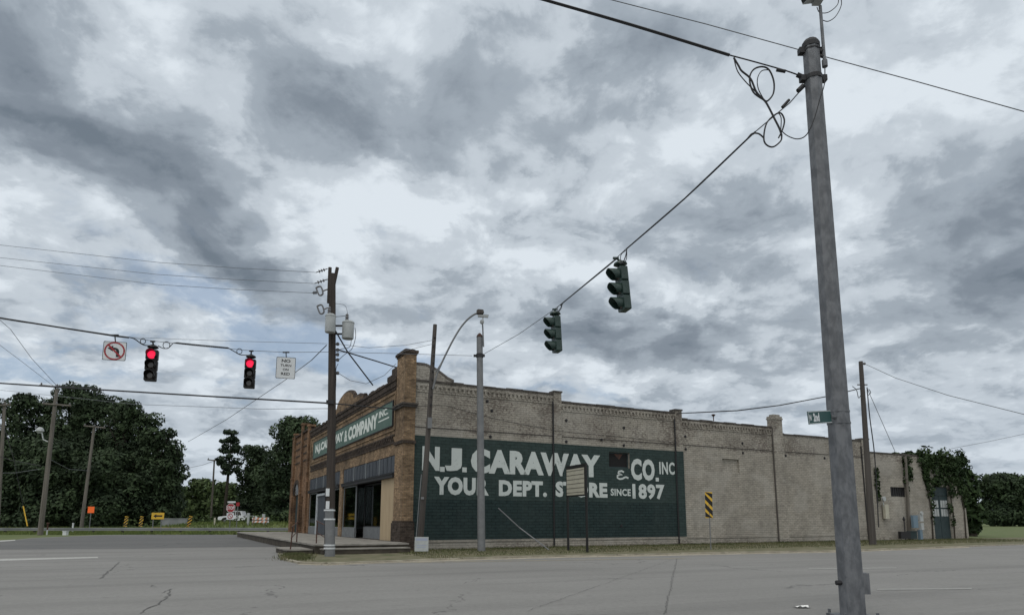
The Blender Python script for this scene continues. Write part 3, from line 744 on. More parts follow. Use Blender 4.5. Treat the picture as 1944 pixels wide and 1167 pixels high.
# sign board
SB = (1.85, 22.5, 6.15, 7.38)
mb = MB(); mb.box((-.06,SB[0],SB[2]),(-.003,SB[1],SB[3])); sign = obj('sign_board', mb, M['sign_green'], store, local=True)
mb = MB()
for (a,b,z0,z1) in ((SB[0]-.06,SB[1]+.06,SB[3],SB[3]+.05),(SB[0]-.06,SB[1]+.06,SB[2]-.05,SB[2]),(SB[0]-.06,SB[0],SB[2],SB[3]),(SB[1],SB[1]+.06,SB[2],SB[3])): mb.box((-.08,a,z0),(-.002,b,z1))
obj('sign_frame', mb, M['darkmetal'], sign, local=True)
FM = frame((0,0,0),(0,-1,0),(0,0,1))     # X = -v, Y = up, Z = outward (-u)
mb = MB()
put_text(mb, 'N.J.CARAWAY', FM, -21.7, -12.45, 6.36, 7.14, .064, .055)
put_text(mb, '&', FM, -12.2, -11.4, 6.36, 7.1, .064, .03)
put_text(mb, 'COMPANY', FM, -11.15, -4.5, 6.34, 7.18, .064, .055)
put_text(mb, 'INC.', FM, -4.3, -2.6, 6.82, 7.18, .064, .04)
mb.box((-.064,2.4,6.60),(-.0635,4.4,6.67))
obj('sign_lettering', mb, M['sign_white'], sign, local=True)
# storefront
mb = MB(); mb.box((-.06,12.15,.43),(.3,13.0,4.62)); fcol = obj('front_column', mb, M['tan'], store, local=True)
mb = MB(); mb.box((-.02,23.5,.43),(.3,24.2,4.62)); obj('front_column', mb, M['orange'], store, local=True)
for (a, b) in ((1.26,12.14),(13.01,23.49)):
    mb = MB(); n = 16; st = (b-a)/n
    mb.box((.02,a,3.72),(.08,b,4.6))
    for k in range(n): mb.box((-.02,a+k*st+.05,3.78),(.019,a+(k+1)*st-.05,4.56))
    tr = obj('transom', mb, M['panel_grey'], store, local=True)
    for k in (4, 8, 12):
        mb = MB(); mb.box((-.05,a+k*st-.045,3.72),(-.021,a+k*st+.045,4.6)); obj('transom_divider', mb, M['aluframe'], tr, local=True)
    mb = MB(); mb.box((-.16,a,3.50),(.25,b,3.715)); mb.box((-.20,a,3.66),(-.161,b,3.71)); obj('awning_beam', mb, M['darkmetal'], store, local=True)
# near bay: plywood, deep entry, display window
for a_b in (((.02,1.26,.43),(.10,2.5,3.5)),((.02,2.515,.43),(.09,3.7,3.5))):
    mb = MB(); mb.box(*a_b); obj('plywood_panel', mb, M['plywood'], store, local=True)
for a_b in (((-.0,9.0,.43),(.12,12.14,1.0)),((.5,3.75,.43),(.62,8.88,1.05))):
    mb = MB(); mb.box(*a_b); obj('bulkhead', mb, M['bulk'], store, local=True)
def pane(u, a, b, z0, z1, fr='aluframe', name='shop_window'):
    mb = MB(); mb.box((u-.03,a,z0),(u+.04,a+.07,z1)); mb.box((u-.03,b-.07,z0),(u+.04,b,z1)); mb.box((u-.03,a+.071,z1-.07),(u+.04,b-.071,z1)); mb.box((u-.03,a+.071,z0),(u+.04,b-.071,z0+.06))
    f = obj(name, mb, M[fr], store, local=True)
    g = MB(); g.box((u-.004,a+.071,z0+.061),(u+.004,b-.071,z1-.071)); obj('pane', g, M['glass'], f, local=True)
pane(.06, 9.0, 12.13, .952, 3.49)
pane(.56, 3.78, 8.87, 1.052, 3.49, 'darkmetal')
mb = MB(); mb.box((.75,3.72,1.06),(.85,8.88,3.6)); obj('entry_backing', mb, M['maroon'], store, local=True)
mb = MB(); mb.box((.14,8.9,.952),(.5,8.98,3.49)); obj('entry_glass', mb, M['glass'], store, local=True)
# far bay
for a_b in (((.0,13.01,.43),(.12,15.9,.95)),((.0,20.6,.43),(.12,23.49,.95))):
    mb = MB(); mb.box(*a_b); obj('bulkhead', mb, M['bulk'], store, local=True)
pane(.06, 13.02, 15.9, .952, 3.49); pane(.06, 20.6, 23.48, .952, 3.49)
mb = MB(); mb.box((-.04,20.35,.43),(.1,20.58,3.35)); mb.box((-.04,16.0,.43),(.1,16.2,3.35)); mb.box((-.04,16.201,3.2),(.1,20.349,3.35)); dr = obj('door_frame', mb, M['whiteframe'], store, local=True)
mb = MB(); mb.box((.05,16.21,.44),(.09,20.34,3.19)); obj('door', mb, M['panel_grey'], dr, local=True)
# shop interior, dark
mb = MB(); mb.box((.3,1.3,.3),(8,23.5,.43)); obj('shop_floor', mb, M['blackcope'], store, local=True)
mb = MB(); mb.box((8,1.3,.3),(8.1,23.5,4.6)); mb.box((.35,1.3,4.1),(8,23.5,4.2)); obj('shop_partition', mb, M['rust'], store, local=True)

# ------------------------------------------------------------------ arched brick building
arch = thing('arched_brick_building', BW(0,24.3), 'narrow orange brick building with arched doorway and brick pilasters left of the store', 'building', ALPHA)
AB = -24.3
def AL(u0,u1,v0,v1,z0,z1): return ((u0,v0-24.3,z0),(u1,v1-24.3,z1))
mb = MB(); hl = [(28.4-24.3,31.0-24.3,.4,3.6),(26.4-24.3,27.2-24.3,.4,3.4)]
wallgrid(mb, .001, 7.9, -.1, 8.7, hl, 0, .35, 'v'); wallgrid(mb, .36, 20, -.1, 8.7, [], 7.91, 8.2); mb.box((.36,.01,6),(20,7.9,6.1))
obj('wall', mb, M['orange'], arch, local=True)
for v0 in (24.35, 27.5, 29.0+2.3, 32.2-.6):
    pass
for v0, wd_, tp in ((24.32,.5,8.95),(27.3,.55,9.45),(31.2,.5,9.0),(31.75,.45,8.7)):
    mb = MB(); v = v0-24.3; mb.box((-.16,v,-.1),(-.002,v+wd_,tp)); mb.box((-.22,v-.05,tp+.001),(.38,v+wd_+.05,tp+.16)); mb.box((-.2,v-.04,5.0),(-.161,v+wd_+.04,5.15)); obj('brick_pilaster', mb, M['orange'], arch, local=True)
mb = MB(); trow(mb, .05, 7.9, 8.71); obj('coping', mb, M['darkbrick'], arch, local=True)
for z in (6.3,6.9,7.5,8.1): 
    mb = MB(); mb.box((-.04,.6,z),(-.002,2.9,z+.12)); mb.box((-.04,3.7,z),(-.002,6.8,z+.12)); obj('brick_band', mb, M['darkbrick'], arch, local=True)
mb = MB(); cen = 5.4
for k in range(12):
    t0, t1 = math.pi*k/12, math.pi*(k+1)/12-.03
    pl_ = [(cen+math.cos(t)*r, 3.6+math.sin(t)*r*.75) for r, t in ((1.32,t0),(1.75,t0),(1.75,t1),(1.32,t1))]
    mb.prism(pl_, frame((-.07,0,0),(0,1,0),(0,0,1)), 0, .06)
obj('door_arch', mb, M['darkbrick'], arch, local=True)
mb = MB(); pl_ = [(cen+math.cos(math.pi*k/12)*1.3, 3.6+math.sin(math.pi*k/12)*1.3*.75) for k in range(13)]
mb.prism(pl_, frame((-.012,0,0),(0,1,0),(0,0,1)), 0, .008); obj('fanlight', mb, M['lens_off'], arch, local=True)
mb = MB(); mb.box((.2,4.12,.4),(.26,6.68,3.6)); obj('door', mb, M['doorgreen'], arch, local=True)
mb = MB(); mb.box((.2,2.12,.4),(.26,2.88,3.4)); obj('side_door', mb, M['doorgreen'], arch, local=True)

# ------------------------------------------------------------------ low rear building with vines
rear = thing('low_rear_building', BW(34.7,0), 'low cream block annex with dark green double doors under hanging vines', 'building', ALPHA)
RD = (41.9-34.7, 44.2-34.7)
mb = MB(); wallgrid(mb, 0, 11.6, -.1, 6.25, [(RD[0],RD[1],.0,4.0),(37.0-34.7,38.8-34.7,3.15,3.85)], .25, .55)
wallgrid(mb, .26, 14, -.1, 6.25, [], 11.3, 11.6, 'v'); mb.box((.0,.56,5.8),(11.29,14,5.9))
obj('wall', mb, M['cream'], rear, local=True)
mb = MB(); mb.box((-.0,.2,6.251),(11.65,.6,6.34)); obj('coping', mb, M['blackcope'], rear, local=True)
mb = MB(); mb.box((RD[0],.4,0),(RD[0]+1.13,.46,3.3)); mb.box((RD[0]+1.17,.4,0),(RD[1],.46,3.3)); mb.box((RD[0],.38,3.32),(RD[1],.45,4.0)); dd = obj('double_door', mb, M['doorgreen'], rear, local=True)
for q in (0,1):
    mb = MB()
    for i in range(3):
        for j in range(2):
            x0 = RD[0]+.14+q*1.17+i*.31; mb.box((x0,.385,1.75+j*.66),(x0+.25,.399,2.3+j*.66))
    obj('door_panes', mb, M['tank'], dd, local=True)
mb = MB(); mb.box((2.3,.35,3.15),(4.1,.4,3.85))
for k in range(7): mb.box((2.42+k*.25,.3,3.17),(2.46+k*.25,.34,3.83))
obj('barred_window', mb, M['darkmetal'], rear, local=True)

def bl(u,v,z): return BW(u,v,z)
# ------------------------------------------------------------------ foliage
import numpy as np
rng = np.random.default_rng(11)
def leaves(centers, radii, counts, size, flat=.0, shell=.55):
    """leaf-sized quads filling ellipsoids"""
    V = []
    for c, r, n in zip(centers, radii, counts):
        n = int(n)
        d = rng.normal(size=(n,3)); d /= np.linalg.norm(d,axis=1)[:,None]
        rad = (shell + (1-shell)*rng.random((n,1)))**.7
        p = np.array(c) + d*rad*np.array(r)
        nn = d*.9 + rng.normal(size=(n,3))*.55; nn[:,2] += .25; nn /= np.linalg.norm(nn,axis=1)[:,None]
        a = np.cross(nn, rng.normal(size=(n,3))); a /= np.linalg.norm(a,axis=1)[:,None]
        b = np.cross(nn, a); s = size*(.55+.9*rng.random((n,1)))
        a = a*s; b = b*s*.6
        V.append(np.stack([p-a*.9, p-b*.8+a*.1, p+a, p+b*.8-a*.1], axis=1).reshape(-1,3))
    V = np.concatenate(V); n = len(V)//4
    me = bpy.data.meshes.new('foliage'); me.vertices.add(len(V)); me.vertices.foreach_set('co', V.astype(np.float32).ravel())
    me.loops.add(n*4); me.loops.foreach_set('vertex_index', np.arange(n*4, dtype=np.int32))
    me.polygons.add(n); me.polygons.foreach_set('loop_start', np.arange(0,n*4,4,dtype=np.int32)); me.polygons.foreach_set('loop_total', np.full(n,4,dtype=np.int32))
    me.update(); me.validate(); return me
def leafobj(name, me, m, parent=None, **kw):
    me.materials.append(m); o = bpy.data.objects.new(name, me); COL.objects.link(o)
    if parent: me.transform(WM[parent.name].inverted()); o.parent = parent
    setprops(o, **kw); return o
def tree(px, topy, hw, D, label, m='leaf', kind='tree', nb=56, low=0.05, size=.26, dens=1.0, group='trees along the roadside', name='oak_tree', base_px=None):
    top = at(px, topy, D); x = top.x; Hh = top.z; wr = hw*D/1265.0*1.12
    t = thing(name, (x, D, -.02), label, kind, group=group)
    tb = MB(); lim = []
    tb.tube([(x,D,-.1),(x+.1,D,Hh*.25),(x-.15,D+.1,Hh*.5),(x+.1,D,Hh*.8)], [.42,.32,.24,.08], 8)
    C, Rr, Nn = [], [], []
    for i in range(nb):
        f = (i+.5)/nb; z = Hh*(low + (1-low)*f)
        env = wr*(1.0 if f < .62 else max(.25, math.sqrt(max(0, 1-((f-.62)/.42)**2))))*rng.uniform(.9,1.05)
        a = rng.uniform(0, 2*math.pi); q = env*rng.uniform(.1,.8)
        r = wr*rng.uniform(.2,.40)
        cz = min(z, Hh - r*.75)
        c = (x+math.cos(a)*q, D+math.sin(a)*q*.8, max(cz, r*.7))
        C.append(c); Rr.append((r, r, r*.78)); Nn.append(235*dens*(r/2.5)**2*(.42/size)**2)
        if i % 3 == 0: tb.tube([(x,D,max(Hh*.2,c[2]*.6)), ((x+c[0])/2,(D+c[1])/2,c[2]*.85), c], [.14,.09,.04], 5)
    for fz in (.14,.3,.46,.62): C.append((x+rng.uniform(-.1,.1)*wr, D+wr*.15, Hh*fz)); Rr.append((wr*.72, wr*.6, Hh*.13)); Nn.append(420*dens*(wr*.72*Hh*.13/6.25)*(.42/size)**2)
    C.append((x, D, Hh*.97-wr*.3)); Rr.append((wr*.42, wr*.42, wr*.36)); Nn.append(260*dens*(wr*.4/2.5)**2*(.42/size)**2)
    obj('trunk', tb, M['trunk'], t)
    leafobj('crown', leaves(C, Rr, Nn, size), M[m], t)
tree(-75, 752, 75, 96, 'broad dark oak cut by the left edge of the photo')
tree(38, 745, 55, 94, 'dark oak with a rounded top behind the leftmost utility pole')
tree(150, 729, 70, 98, 'tallest dark oak, directly behind the pole with the street lamp')
tree(243, 760, 52, 95, 'dark oak behind the slim pole right of the orange sign')
tree(303, 812, 52, 92, 'lower dark oak at the right end of the left wood, above the arrow sign')
tree(95, 752, 45, 97, 'dark oak filling the dip between the rounded oak and the tallest oak', nb=40)
tree(200, 748, 48, 99, 'dark oak on the right shoulder of the tallest oak', nb=40)
tree(278, 783, 44, 96, 'dark oak stepping down between the two right hand oaks of the left wood', nb=40)
tree(332, 850, 28, 94, 'smallest dark oak at the very right end of the left wood', nb=34)
tree(100, 830, 80, 88, 'bushy dark tree low in front of the tall oaks', nb=40)
tree(205, 850, 80, 90, 'bushy dark tree low behind the orange sign', nb=40)
tree(10, 850, 70, 88, 'bushy dark tree low beside the yellow guy wire guard', nb=40)
tree(385, 908, 42, 150, 'distant mid green tree behind the slim pole near the stop sign', 'leaf2', size=.5)
tree(335, 922, 40, 165, 'distant pale green tree above the yellow barrier', 'leaf2', size=.5)
tree(425, 915, 36, 140, 'distant mid green tree at the foot of the pine', 'leaf2', size=.5)
tree(488, 845, 46, 104, 'dark tree with a flat lobed top right of the pine')
tree(562, 790, 64, 95, 'large dark tree rising behind the arched brick building', nb=60)
tree(522, 905, 55, 106, 'low dark spreading tree above the barricade', nb=36)
# pine
def pine(px, topy, boty, hw, D, label):
    top = at(px, topy, D); x = top.x; Hh = top.z; zb = at(px, boty, D).z; wr = hw*D/1265
    t = thing('pine_tree', (x,D,-.02), label, 'tree', group='trees along the roadside')
    tb = MB(); tb.tube([(x-.3,D,-.1),(x-.1,D,Hh*.5),(x,D,Hh*.97)], [.3,.22,.05], 8)
    C,Rr,Nn=[],[],[]
    for i in range(34):
        f = rng.random(); z = zb + (Hh-zb)*f; e = wr*(.55+.45*math.sin(math.pi*(f*.8+.1)))*(1 if f<.75 else .72)
        if f < .25: e *= .8
        a = rng.uniform(0,6.28); q = e*rng.uniform(.3,.95); c = (x+math.cos(a)*q, D+math.sin(a)*q, z)
        C.append(c); r = rng.uniform(.5,.85); Rr.append((r,r,r*.55)); Nn.append(75)
        tb.tube([(x,D,z-.5),c],[.07,.03],5)
    obj('trunk', tb, M['trunk'], t); leafobj('crown', leaves(C,Rr,Nn,.28), M['pine'], t)
pine(440, 817, 900, 24, 101, 'tall slender pine with a bare lower trunk left of the arched brick building')
# right hand trees and vines
tree(1760, 862, 55, 58, 'leafy tree behind the annex roof above the double doors', 'vine', size=.3, low=.5, name='leafy_tree')
tree(1832, 890, 27, 62, 'leafy tree rising at the far right corner of the annex', 'vine', size=.3, low=.05, name='leafy_tree')
tree(1965, 902, 70, 170, 'dark tree at the right edge of the photo beyond the annex', size=.45)
vt = thing('hanging_vine', BW(42,.1), 'dense green vine hanging over the annex wall and its double doors', 'vine', ALPHA)
C,Rr,Nn=[],[],[]
def vb(u,z,r,rz,n): C.append(tuple(BW(u,.12,z))); Rr.append((r,r*.6,rz)); Nn.append(n)
for k in range(24):
    u = rng.uniform(40.3,46.3); vb(u, rng.uniform(5.5,6.7), rng.uniform(.35,.8), rng.uniform(.25,.55), 105)
for (u0,zlo,wd_) in ((38.9,3.6,.22),(39.2,4.6,.35),(41.5,3.3,.35),(42.6,4.0,.5),(43.6,4.0,.5),(44.4,3.1,.4),(45.6,3.6,.5),(46.1,2.6,.4),(41.2,4.4,.45),(45.0,4.3,.6)):
    z = 5.9
    while z > zlo: vb(u0+rng.uniform(-.22,.22), z, wd_*rng.uniform(.5,1.1), .35, 48*wd_/.4); z -= .32
vb(42.3,4.3,.5,.4,120); vb(44.0,2.4,.25,.5,50); vb(44.25,1.4,.2,.5,30); vb(41.7,2.6,.2,.6,40); vb(41.6,1.6,.14,.5,20)
vb(35.4,4.8,.2,.5,60); vb(35.35,4.0,.2,.6,60); vb(35.4,3.2,.15,.5,40)
leafobj('leaves', leaves(C,Rr,Nn,.13,shell=.3), M['vine'], vt)
mb = MB()
for u0 in (41.5,44.3,45.8): mb.tube([BW(u0,.2,0),BW(u0+.1,.17,2),BW(u0-.1,.18,4),BW(u0+.1,.12,6)], [.05,.04,.03,.02], 6)
obj('stem', mb, M['trunk'], vt)
tree(1900, 898, 55, 175, 'dark broad tree just right of the annex in the distance', size=.45)
tree(1715, 858, 34, 60, 'small leafy tree top showing above the annex roof near the service mast', 'vine', size=.3, low=.6, name='leafy_tree')
# far woods (one mass) at the horizon
C,Rr,Nn=[],[],[]
for x in np.arange(-330,520,7):
    y = 250+30*math.sin(x*.05); h = rng.uniform(9,15)
    C.append((x,y,h*.45)); Rr.append((rng.uniform(5,8),5,h*.62)); Nn.append(170)
leafobj('far_wood', leaves(C,Rr,Nn,1.0), M['leaf2'], kind='stuff', label='far line of woods along the horizon')
def bank_z(x, y):
    p = (y-76)/8; p = max(0, min(1, p)); p = p*p*(3-2*p)
    q = max(0, min(1, (x+47)/9)); q = q*q*(3-2*q)
    return p*(.35+.68*q)
bv = []; nx_, ny_ = 80, 12
for j in range(ny_+1):
    for i in range(nx_+1):
        x = -125+i*1.42; y = 75+j*(4.5 if j > 4 else 2.3); bv.append((x, y, -.03+bank_z(x, y)+.03*math.sin(x*1.3)*math.sin(y)*bank_z(x, y)))
mb = MB(); mb.add(bv, [(j*(nx_+1)+i, j*(nx_+1)+i+1, (j+1)*(nx_+1)+i+1, (j+1)*(nx_+1)+i) for j in range(ny_) for i in range(nx_)])
obj('grass_bank', mb, M['ground'], None, kind='structure', local=True, smooth=True)
# bushes behind the guardrail
C,Rr,Nn=[],[],[]
for x in np.arange(-80,-12,1.5):
    r = rng.uniform(.5,1.2); yy = 89+rng.uniform(-1,1); C.append((x,yy,bank_z(x,yy)+r*.4)); Rr.append((r*1.3,r,r)); Nn.append(60)
leafobj('roadside_brush', leaves(C,Rr,Nn,.22), M['leaf2'], kind='stuff', label='low brush growing behind the guardrail')
def grass(name, pts_fn, n, h, m, label):
    V = np.zeros((n,3,3))
    for i in range(n):
        p = pts_fn(); a = rng.uniform(0,math.pi); hh = h*rng.uniform(.4,1.3); wd_ = .012+.02*h; lean = rng.normal(size=2)*hh*.35
        q = np.array([math.cos(a),math.sin(a),0])*wd_*(1+p[3] if len(p)>3 else 1)
        b = np.array(p[:3]); V[i,0]=b-q; V[i,1]=b+q; V[i,2]=b+np.array([lean[0],lean[1],hh])
    me = bpy.data.meshes.new(name); V=V.reshape(-1,3); me.vertices.add(n*3); me.vertices.foreach_set('co',V.astype(np.float32).ravel())
    me.loops.add(n*3); me.loops.foreach_set('vertex_index',np.arange(n*3,dtype=np.int32)); me.polygons.add(n)
    me.polygons.foreach_set('loop_start',np.arange(0,n*3,3,dtype=np.int32)); me.polygons.foreach_set('loop_total',np.full(n,3,dtype=np.int32))
    me.update(); me.validate(); leafobj(name, me, m, kind='stuff', label=label)
def vergept():
    u = rng.uniform(-1,46); k = rng.random()
    v = -.1 - 5.8*k**1.7
    if u < .2: v -= 1.5
    p = BW(u, v, .035); return (p.x,p.y,p.z)
grass('verge_grass', vergept, 26000, .065, M['weeddry'], 'patchy grass on the verge along the mural wall')
def cornerpt():
    a_ = rng.normal(); p = gnd(560+a_*14, 1055+rng.normal()*3.5+abs(a_), .03); return (p.x,p.y,.03)
grass('corner_weeds', cornerpt, 3000, .12, M['weeddry'], 'tufts of weeds at the street corner below the steps')
def basept():
    u = rng.uniform(.6,34); p = BW(u, -.08-abs(rng.normal())*.06, .03); return (p.x,p.y,p.z)
grass('wall_foot_weeds', basept, 3500, .11, M['weeddry'], 'thin weeds growing at the foot of the mural wall')
def railpt():
    x = rng.uniform(-85,-14); y = 73.5+rng.uniform(0,13); return (x, y, bank_z(x,y), 1.5)
grass('roadside_grass', railpt, 20000, .35, M['weed'], 'tall grass behind the guardrail')
def railpt2():
    x = rng.uniform(-75,-27); return (x, 70.2+rng.uniform(-2.0,3), 0, 1)
grass('roadside_grass', railpt2, 9000, .28, M['weed'], 'short grass in front of the guardrail')

gv = MB()
for i in range(1500):
    k = random.random(); e = random.choice(kp[3:8]); a = kp[3+random.randrange(5)]; b = kp[kp.index(a)+1] if kp.index(a)+1 < 9 else a
    p = a.lerp(b, random.random()) + Vector((random.gauss(0,.1), -.22-abs(random.gauss(0,.22)), 0)); r_ = random.uniform(.008,.028)
    c_ = Vector((p.x,p.y,.004)); t0 = random.uniform(0,6.28)
    q_ = [c_+Vector((math.cos(t0+j*2.09)*r_, math.sin(t0+j*2.09)*r_, 0)) for j in range(3)]
    gv.add(q_+[c_+UP*r_*.9], [(0,1,3),(1,2,3),(2,0,3)])
obj('gutter_gravel', gv, M['kerb'], None, kind='stuff', label='loose gravel along the kerb')
# ------------------------------------------------------------------ guardrail
GY = 71.5
gr = thing('guardrail', (-50,GY,0), 'long steel guardrail along the far side of the road', 'guardrail')
mb = MB(); pr = [(0,.66),(.05,.63),(.05,.57),(0,.52),(0,.49),(.05,.44),(.05,.38),(0,.35)]
def gy(x): return GY + (x+50)*.02
xs = list(range(-110,-8,2))
for i in range(len(xs)-1):
    a, b = xs[i], xs[i+1]
    for j in range(len(pr)-1):
        (p,q),(p2,q2) = pr[j],pr[j+1]
        mb.add([(a,gy(a)-p,q),(b,gy(b)-p,q),(b,gy(b)-p2,q2),(a,gy(a)-p2,q2)],[(0,1,2,3)])
        mb.add([(a,gy(a)-p+.006,q),(b,gy(b)-p+.006,q),(b,gy(b)-p2+.006,q2),(a,gy(a)-p2+.006,q2)],[(3,2,1,0)])
obj('rail_beam', mb, M['rail'], gr)
for x in [-110+3.1*k for k in range(33)]:
    mb = MB(); mb.box((x-.1,gy(x)+.02,-.1),(x+.1,gy(x)+.2,.6)); obj('rail_post', mb, M['wood_dark'], gr)

# ------------------------------------------------------------------ poles and wires
def sag(a, b, s, n=14): 
    a, b = Vector(a), Vector(b)
    return [a.lerp(b, k/n) - UP*s*4*(k/n)*(1-k/n) for k in range(n+1)]
def wire(name, pts, r, label, m='wire', group=None, cat='cable'):
    mb = MB(); mb.tube(pts, r, 5); return obj(name, mb, M[m], None, label=label, cat=cat, group=group)

# -- big right signal pole
PY = 10.55
def poleR_x(py): return at(*{1165:(1618,1165),75:(1538,75)}[py], PY)
pb = gnd(1620,1172); PY = pb.y
ptop = at(1539, 88, PY); 
def cen(py): return at(1620 + (1539-1620)*(1172-py)/(1172-88), py, PY)
rb = .5*(at(1645,1140,PY)-at(1594,1140,PY)).x*.92; rt = .5*(at(1559,100,PY)-at(1522,100,PY)).x*.83
sp_ = thing('signal_pole', (pb.x,pb.y,0), 'large galvanised steel signal pole standing close at the right with green street sign', 'pole')
mb = MB(); NZ = 24
mb.lathe([(rb+(rt-rb)*k/NZ, (ptop.z-.0)*k/NZ) for k in range(NZ+1)], (0,0,0), 8)
_ax = Vector((ptop.x-pb.x, ptop.y-pb.y, ptop.z))
mb.v = [(v[0]+pb.x+_ax.x*v[2]/ptop.z, v[1]+pb.y, v[2]) for v in mb.v]
pm = obj('shaft', mb, M['galv'], sp_)
mb = MB(); mb.lathe([(rt*1.06,-.05),(rt*1.06,.03),(rt*.8,.09),(rt*.2,.15)], (ptop.x,ptop.y,ptop.z+.001), 12); obj('cap', mb, M['darkmetal'], sp_)
mb = MB(); mb.box((pb.x-.27,pb.y-.27,.0),(pb.x+.27,pb.y+.27,.04)); 
for sx in (-1,1):
    for sy in (-1,1): mb.tube([(pb.x+.235*sx,pb.y+.235*sy,.05),(pb.x+.235*sx,pb.y+.235*sy,.10)], .022, 8)
obj('base_plate', mb, M['galv'], sp_)
for py in (98, 150):
    c = cen(py); mb = MB(); rr = rt*(1.03 if py == 98 else 1.08)
    mb.lathe([(rr,-.012 if py == 98 else -.035),(rr,.012 if py == 98 else .035)], c, 16); mb.box((c.x-rr-.07,c.y-.05,c.z-.05),(c.x-rr+.02,c.y+.05,c.z+.05)); mb.box((c.x+rr-.02,c.y-.05,c.z-.05),(c.x+rr+.07,c.y+.05,c.z+.05)); obj('clamp', mb, M['darkmetal'], sp_)
c = cen(1105); mb = MB(); mb.box((c.x+rb*.75,c.y-.09,c.z-.16),(c.x+rb*.75+.1,c.y+.09,c.z+.14)); obj('handhole_cover', mb, M['galv'], sp_)
mb = MB(); mb.tube([(c.x-rb*.8,c.y-.03,c.z),(c.x-rb-.05,c.y-.03,c.z)],.035,8); obj('bolt', mb, M['darkmetal'], sp_)
# camera mast
a = at(1566,125,PY-.1); b = at(1557,12,PY-.1)
mb = MB(); mb.tube([a,b], .026, 10); mb.tube([a-(b-a).normalized()*.02, a+(b-a).normalized()*.10], .045, 10); mast = obj('camera_mast', mb, M['galv'], sp_)
mb = MB(); c1 = cen(98); q = at(1563,98,PY-.1); mb.tube([c1+Vector((.1,-.02,0)), q], .035, 8); c2 = cen(106); q2=at(1564,108,PY-.1); mb.tube([c2+Vector((.1,-.02,0)), q2], .03, 8); obj('mast_bracket', mb, M['darkmetal'], sp_)
mb = MB(); f = frame(at(1552,3,PY-.1),(1,0,.0),(0,0,1)); mb.cbox((.0,.03,0),(.14,.12,.14),f); obj('camera_mount', mb, M['tank'], sp_)
cd = Vector((-1,-.35,-.42)).normalized(); cc = at(1540,-2,PY-.1); F2 = frame(cc, cd, (0,0,1))
mb = MB(); mb.cbox((0,0,0),(.34,.10,.11),F2); mb.cbox((.03,.058,0),(.40,.012,.13),F2); cmr = obj('traffic_camera', mb, M['tank'], sp_)
mb = MB(); mb.cbox((.172,0,0),(.004,.08,.09),F2); obj('camera_lens', mb, M['signblack'], cmr)
mb = MB()
def loop_px(pts, D, r, mb, n=6, cyc=False):
    P = [at(x,y,D if not callable(D) else D(i/(len(pts)-1))) for i,(x,y) in enumerate(pts)]
    Q = []
    m_ = len(P)
    for i in range(m_-1):
        p0,p1,p2,p3 = P[max(i-1,0)],P[i],P[i+1],P[min(i+2,m_-1)]
        for k in range(5):
            t = k/5; Q.append(.5*((2*p1)+(p2-p0)*t+(2*p0-5*p1+4*p2-p3)*t*t+(3*p1-p0-3*p2+p3)*t**3))
    Q.append(P[-1]); mb.tube(Q, r, n)
loop_px([(1551,14),(1556,24),(1572,24),(1588,12),(1592,0),(1588,-14)], PY-.1, .007, mb); loop_px([(1560,38),(1572,41),(1586,32),(1596,14),(1597,0),(1590,-20)], PY-.1, .007, mb)
obj('camera_lead', mb, M['wire'], sp_)
# street name sign on the pole
sa = at(1577,790,PY-.18); sb_ = at(1534,793,PY-.62)
F3 = frame(sb_, sa-sb_, (0,0,1)); Ls = (sa-sb_).length; hs = .19
mb = MB(); mb.cbox((Ls/2,0,0),(Ls,hs,.012),F3); ss = obj('street_name_sign', mb, M['greensign'], sp_)
mb = MB(); 
for y0 in (-hs/2+.004, hs/2-.012): mb.box((.004,y0,.0065),(Ls,y0+.008,.0085),F3)
mb.box((.004,-hs/2+.0121,.0065),(.012,hs/2-.0121,.0085),F3)
put_text(mb, 'N', F3, .03, .085, -.04, .045, .0085, .05); put_text(mb, '2nd', F3, .14, .33, -.06, .065, .0085, .06)
obj('sign_lettering', mb, M['signwhite'], ss)
mb = MB(); cS = cen(790); mb.tube([sa, (cS.x,cS.y-.05,sa.z)], .03, 8); mb.lathe([(rb*.92,-.015),(rb*.92,.015)], (cS.x,cS.y,sa.z+.1), 16); mb.lathe([(rb*.93,-.015),(rb*.93,.015)], (cS.x,cS.y,sa.z-.08), 16); obj('sign_strap', mb, M['galv'], sp_)

# -- middle signal pole
pm_b = gnd(914,1047); PM = pm_b.y
t_ = at(910.5,640,PM)
sm = thing('signal_pole', (pm_b.x,PM,0), 'grey steel signal pole standing before the mural with camera on top', 'pole')
r0 = .5*(at(921,1000,PM)-at(906,1000,PM)).x; r1 = .5*(at(916.5,660,PM)-at(905,660,PM)).x
mb = MB(); mb.tube([pm_b, pm_b.lerp(t_,.5), t_], [r0,(r0+r1)/2,r1], 12); obj('shaft', mb, M['galv_far'], sm, smooth=True)
mb = MB(); mb.lathe([(r1*1.1,0),(r1*.9,.1),(r1*.3,.2)], t_, 12); obj('cap', mb, M['rust'], sm)
mb = MB(); c = at(910.8,675,PM); mb.lathe([(r1*1.2,-.09),(r1*1.2,.09)], c, 12); mb.box((c.x-r1-.15,c.y-.06,c.z-.05),(c.x+r1+.1,c.y+.06,c.z+.05)); obj('clamp', mb, M['darkmetal'], sm)
mb = MB(); mb.tube([at(918,658,PM-.1),at(916,612,PM-.1)], .035, 8); obj('camera_mast', mb, M['galv_far'], sm)
mb = MB(); mb.lathe([(.05,-.1),(.1,-.05),(.1,.06),(.05,.1)], at(915,611,PM-.1), 12); Fc = frame(at(917,600,PM-.1),(1,.15,-.04),(0,0,1)); mb.cbox((0,0,0),(.50,.10,.12),Fc); mb.cbox((0,.06,0),(.54,.015,.14),Fc); mb.cbox((0,-.12,0),(.05,.14,.05),Fc); obj('traffic_camera', mb, M['tank'], sm)

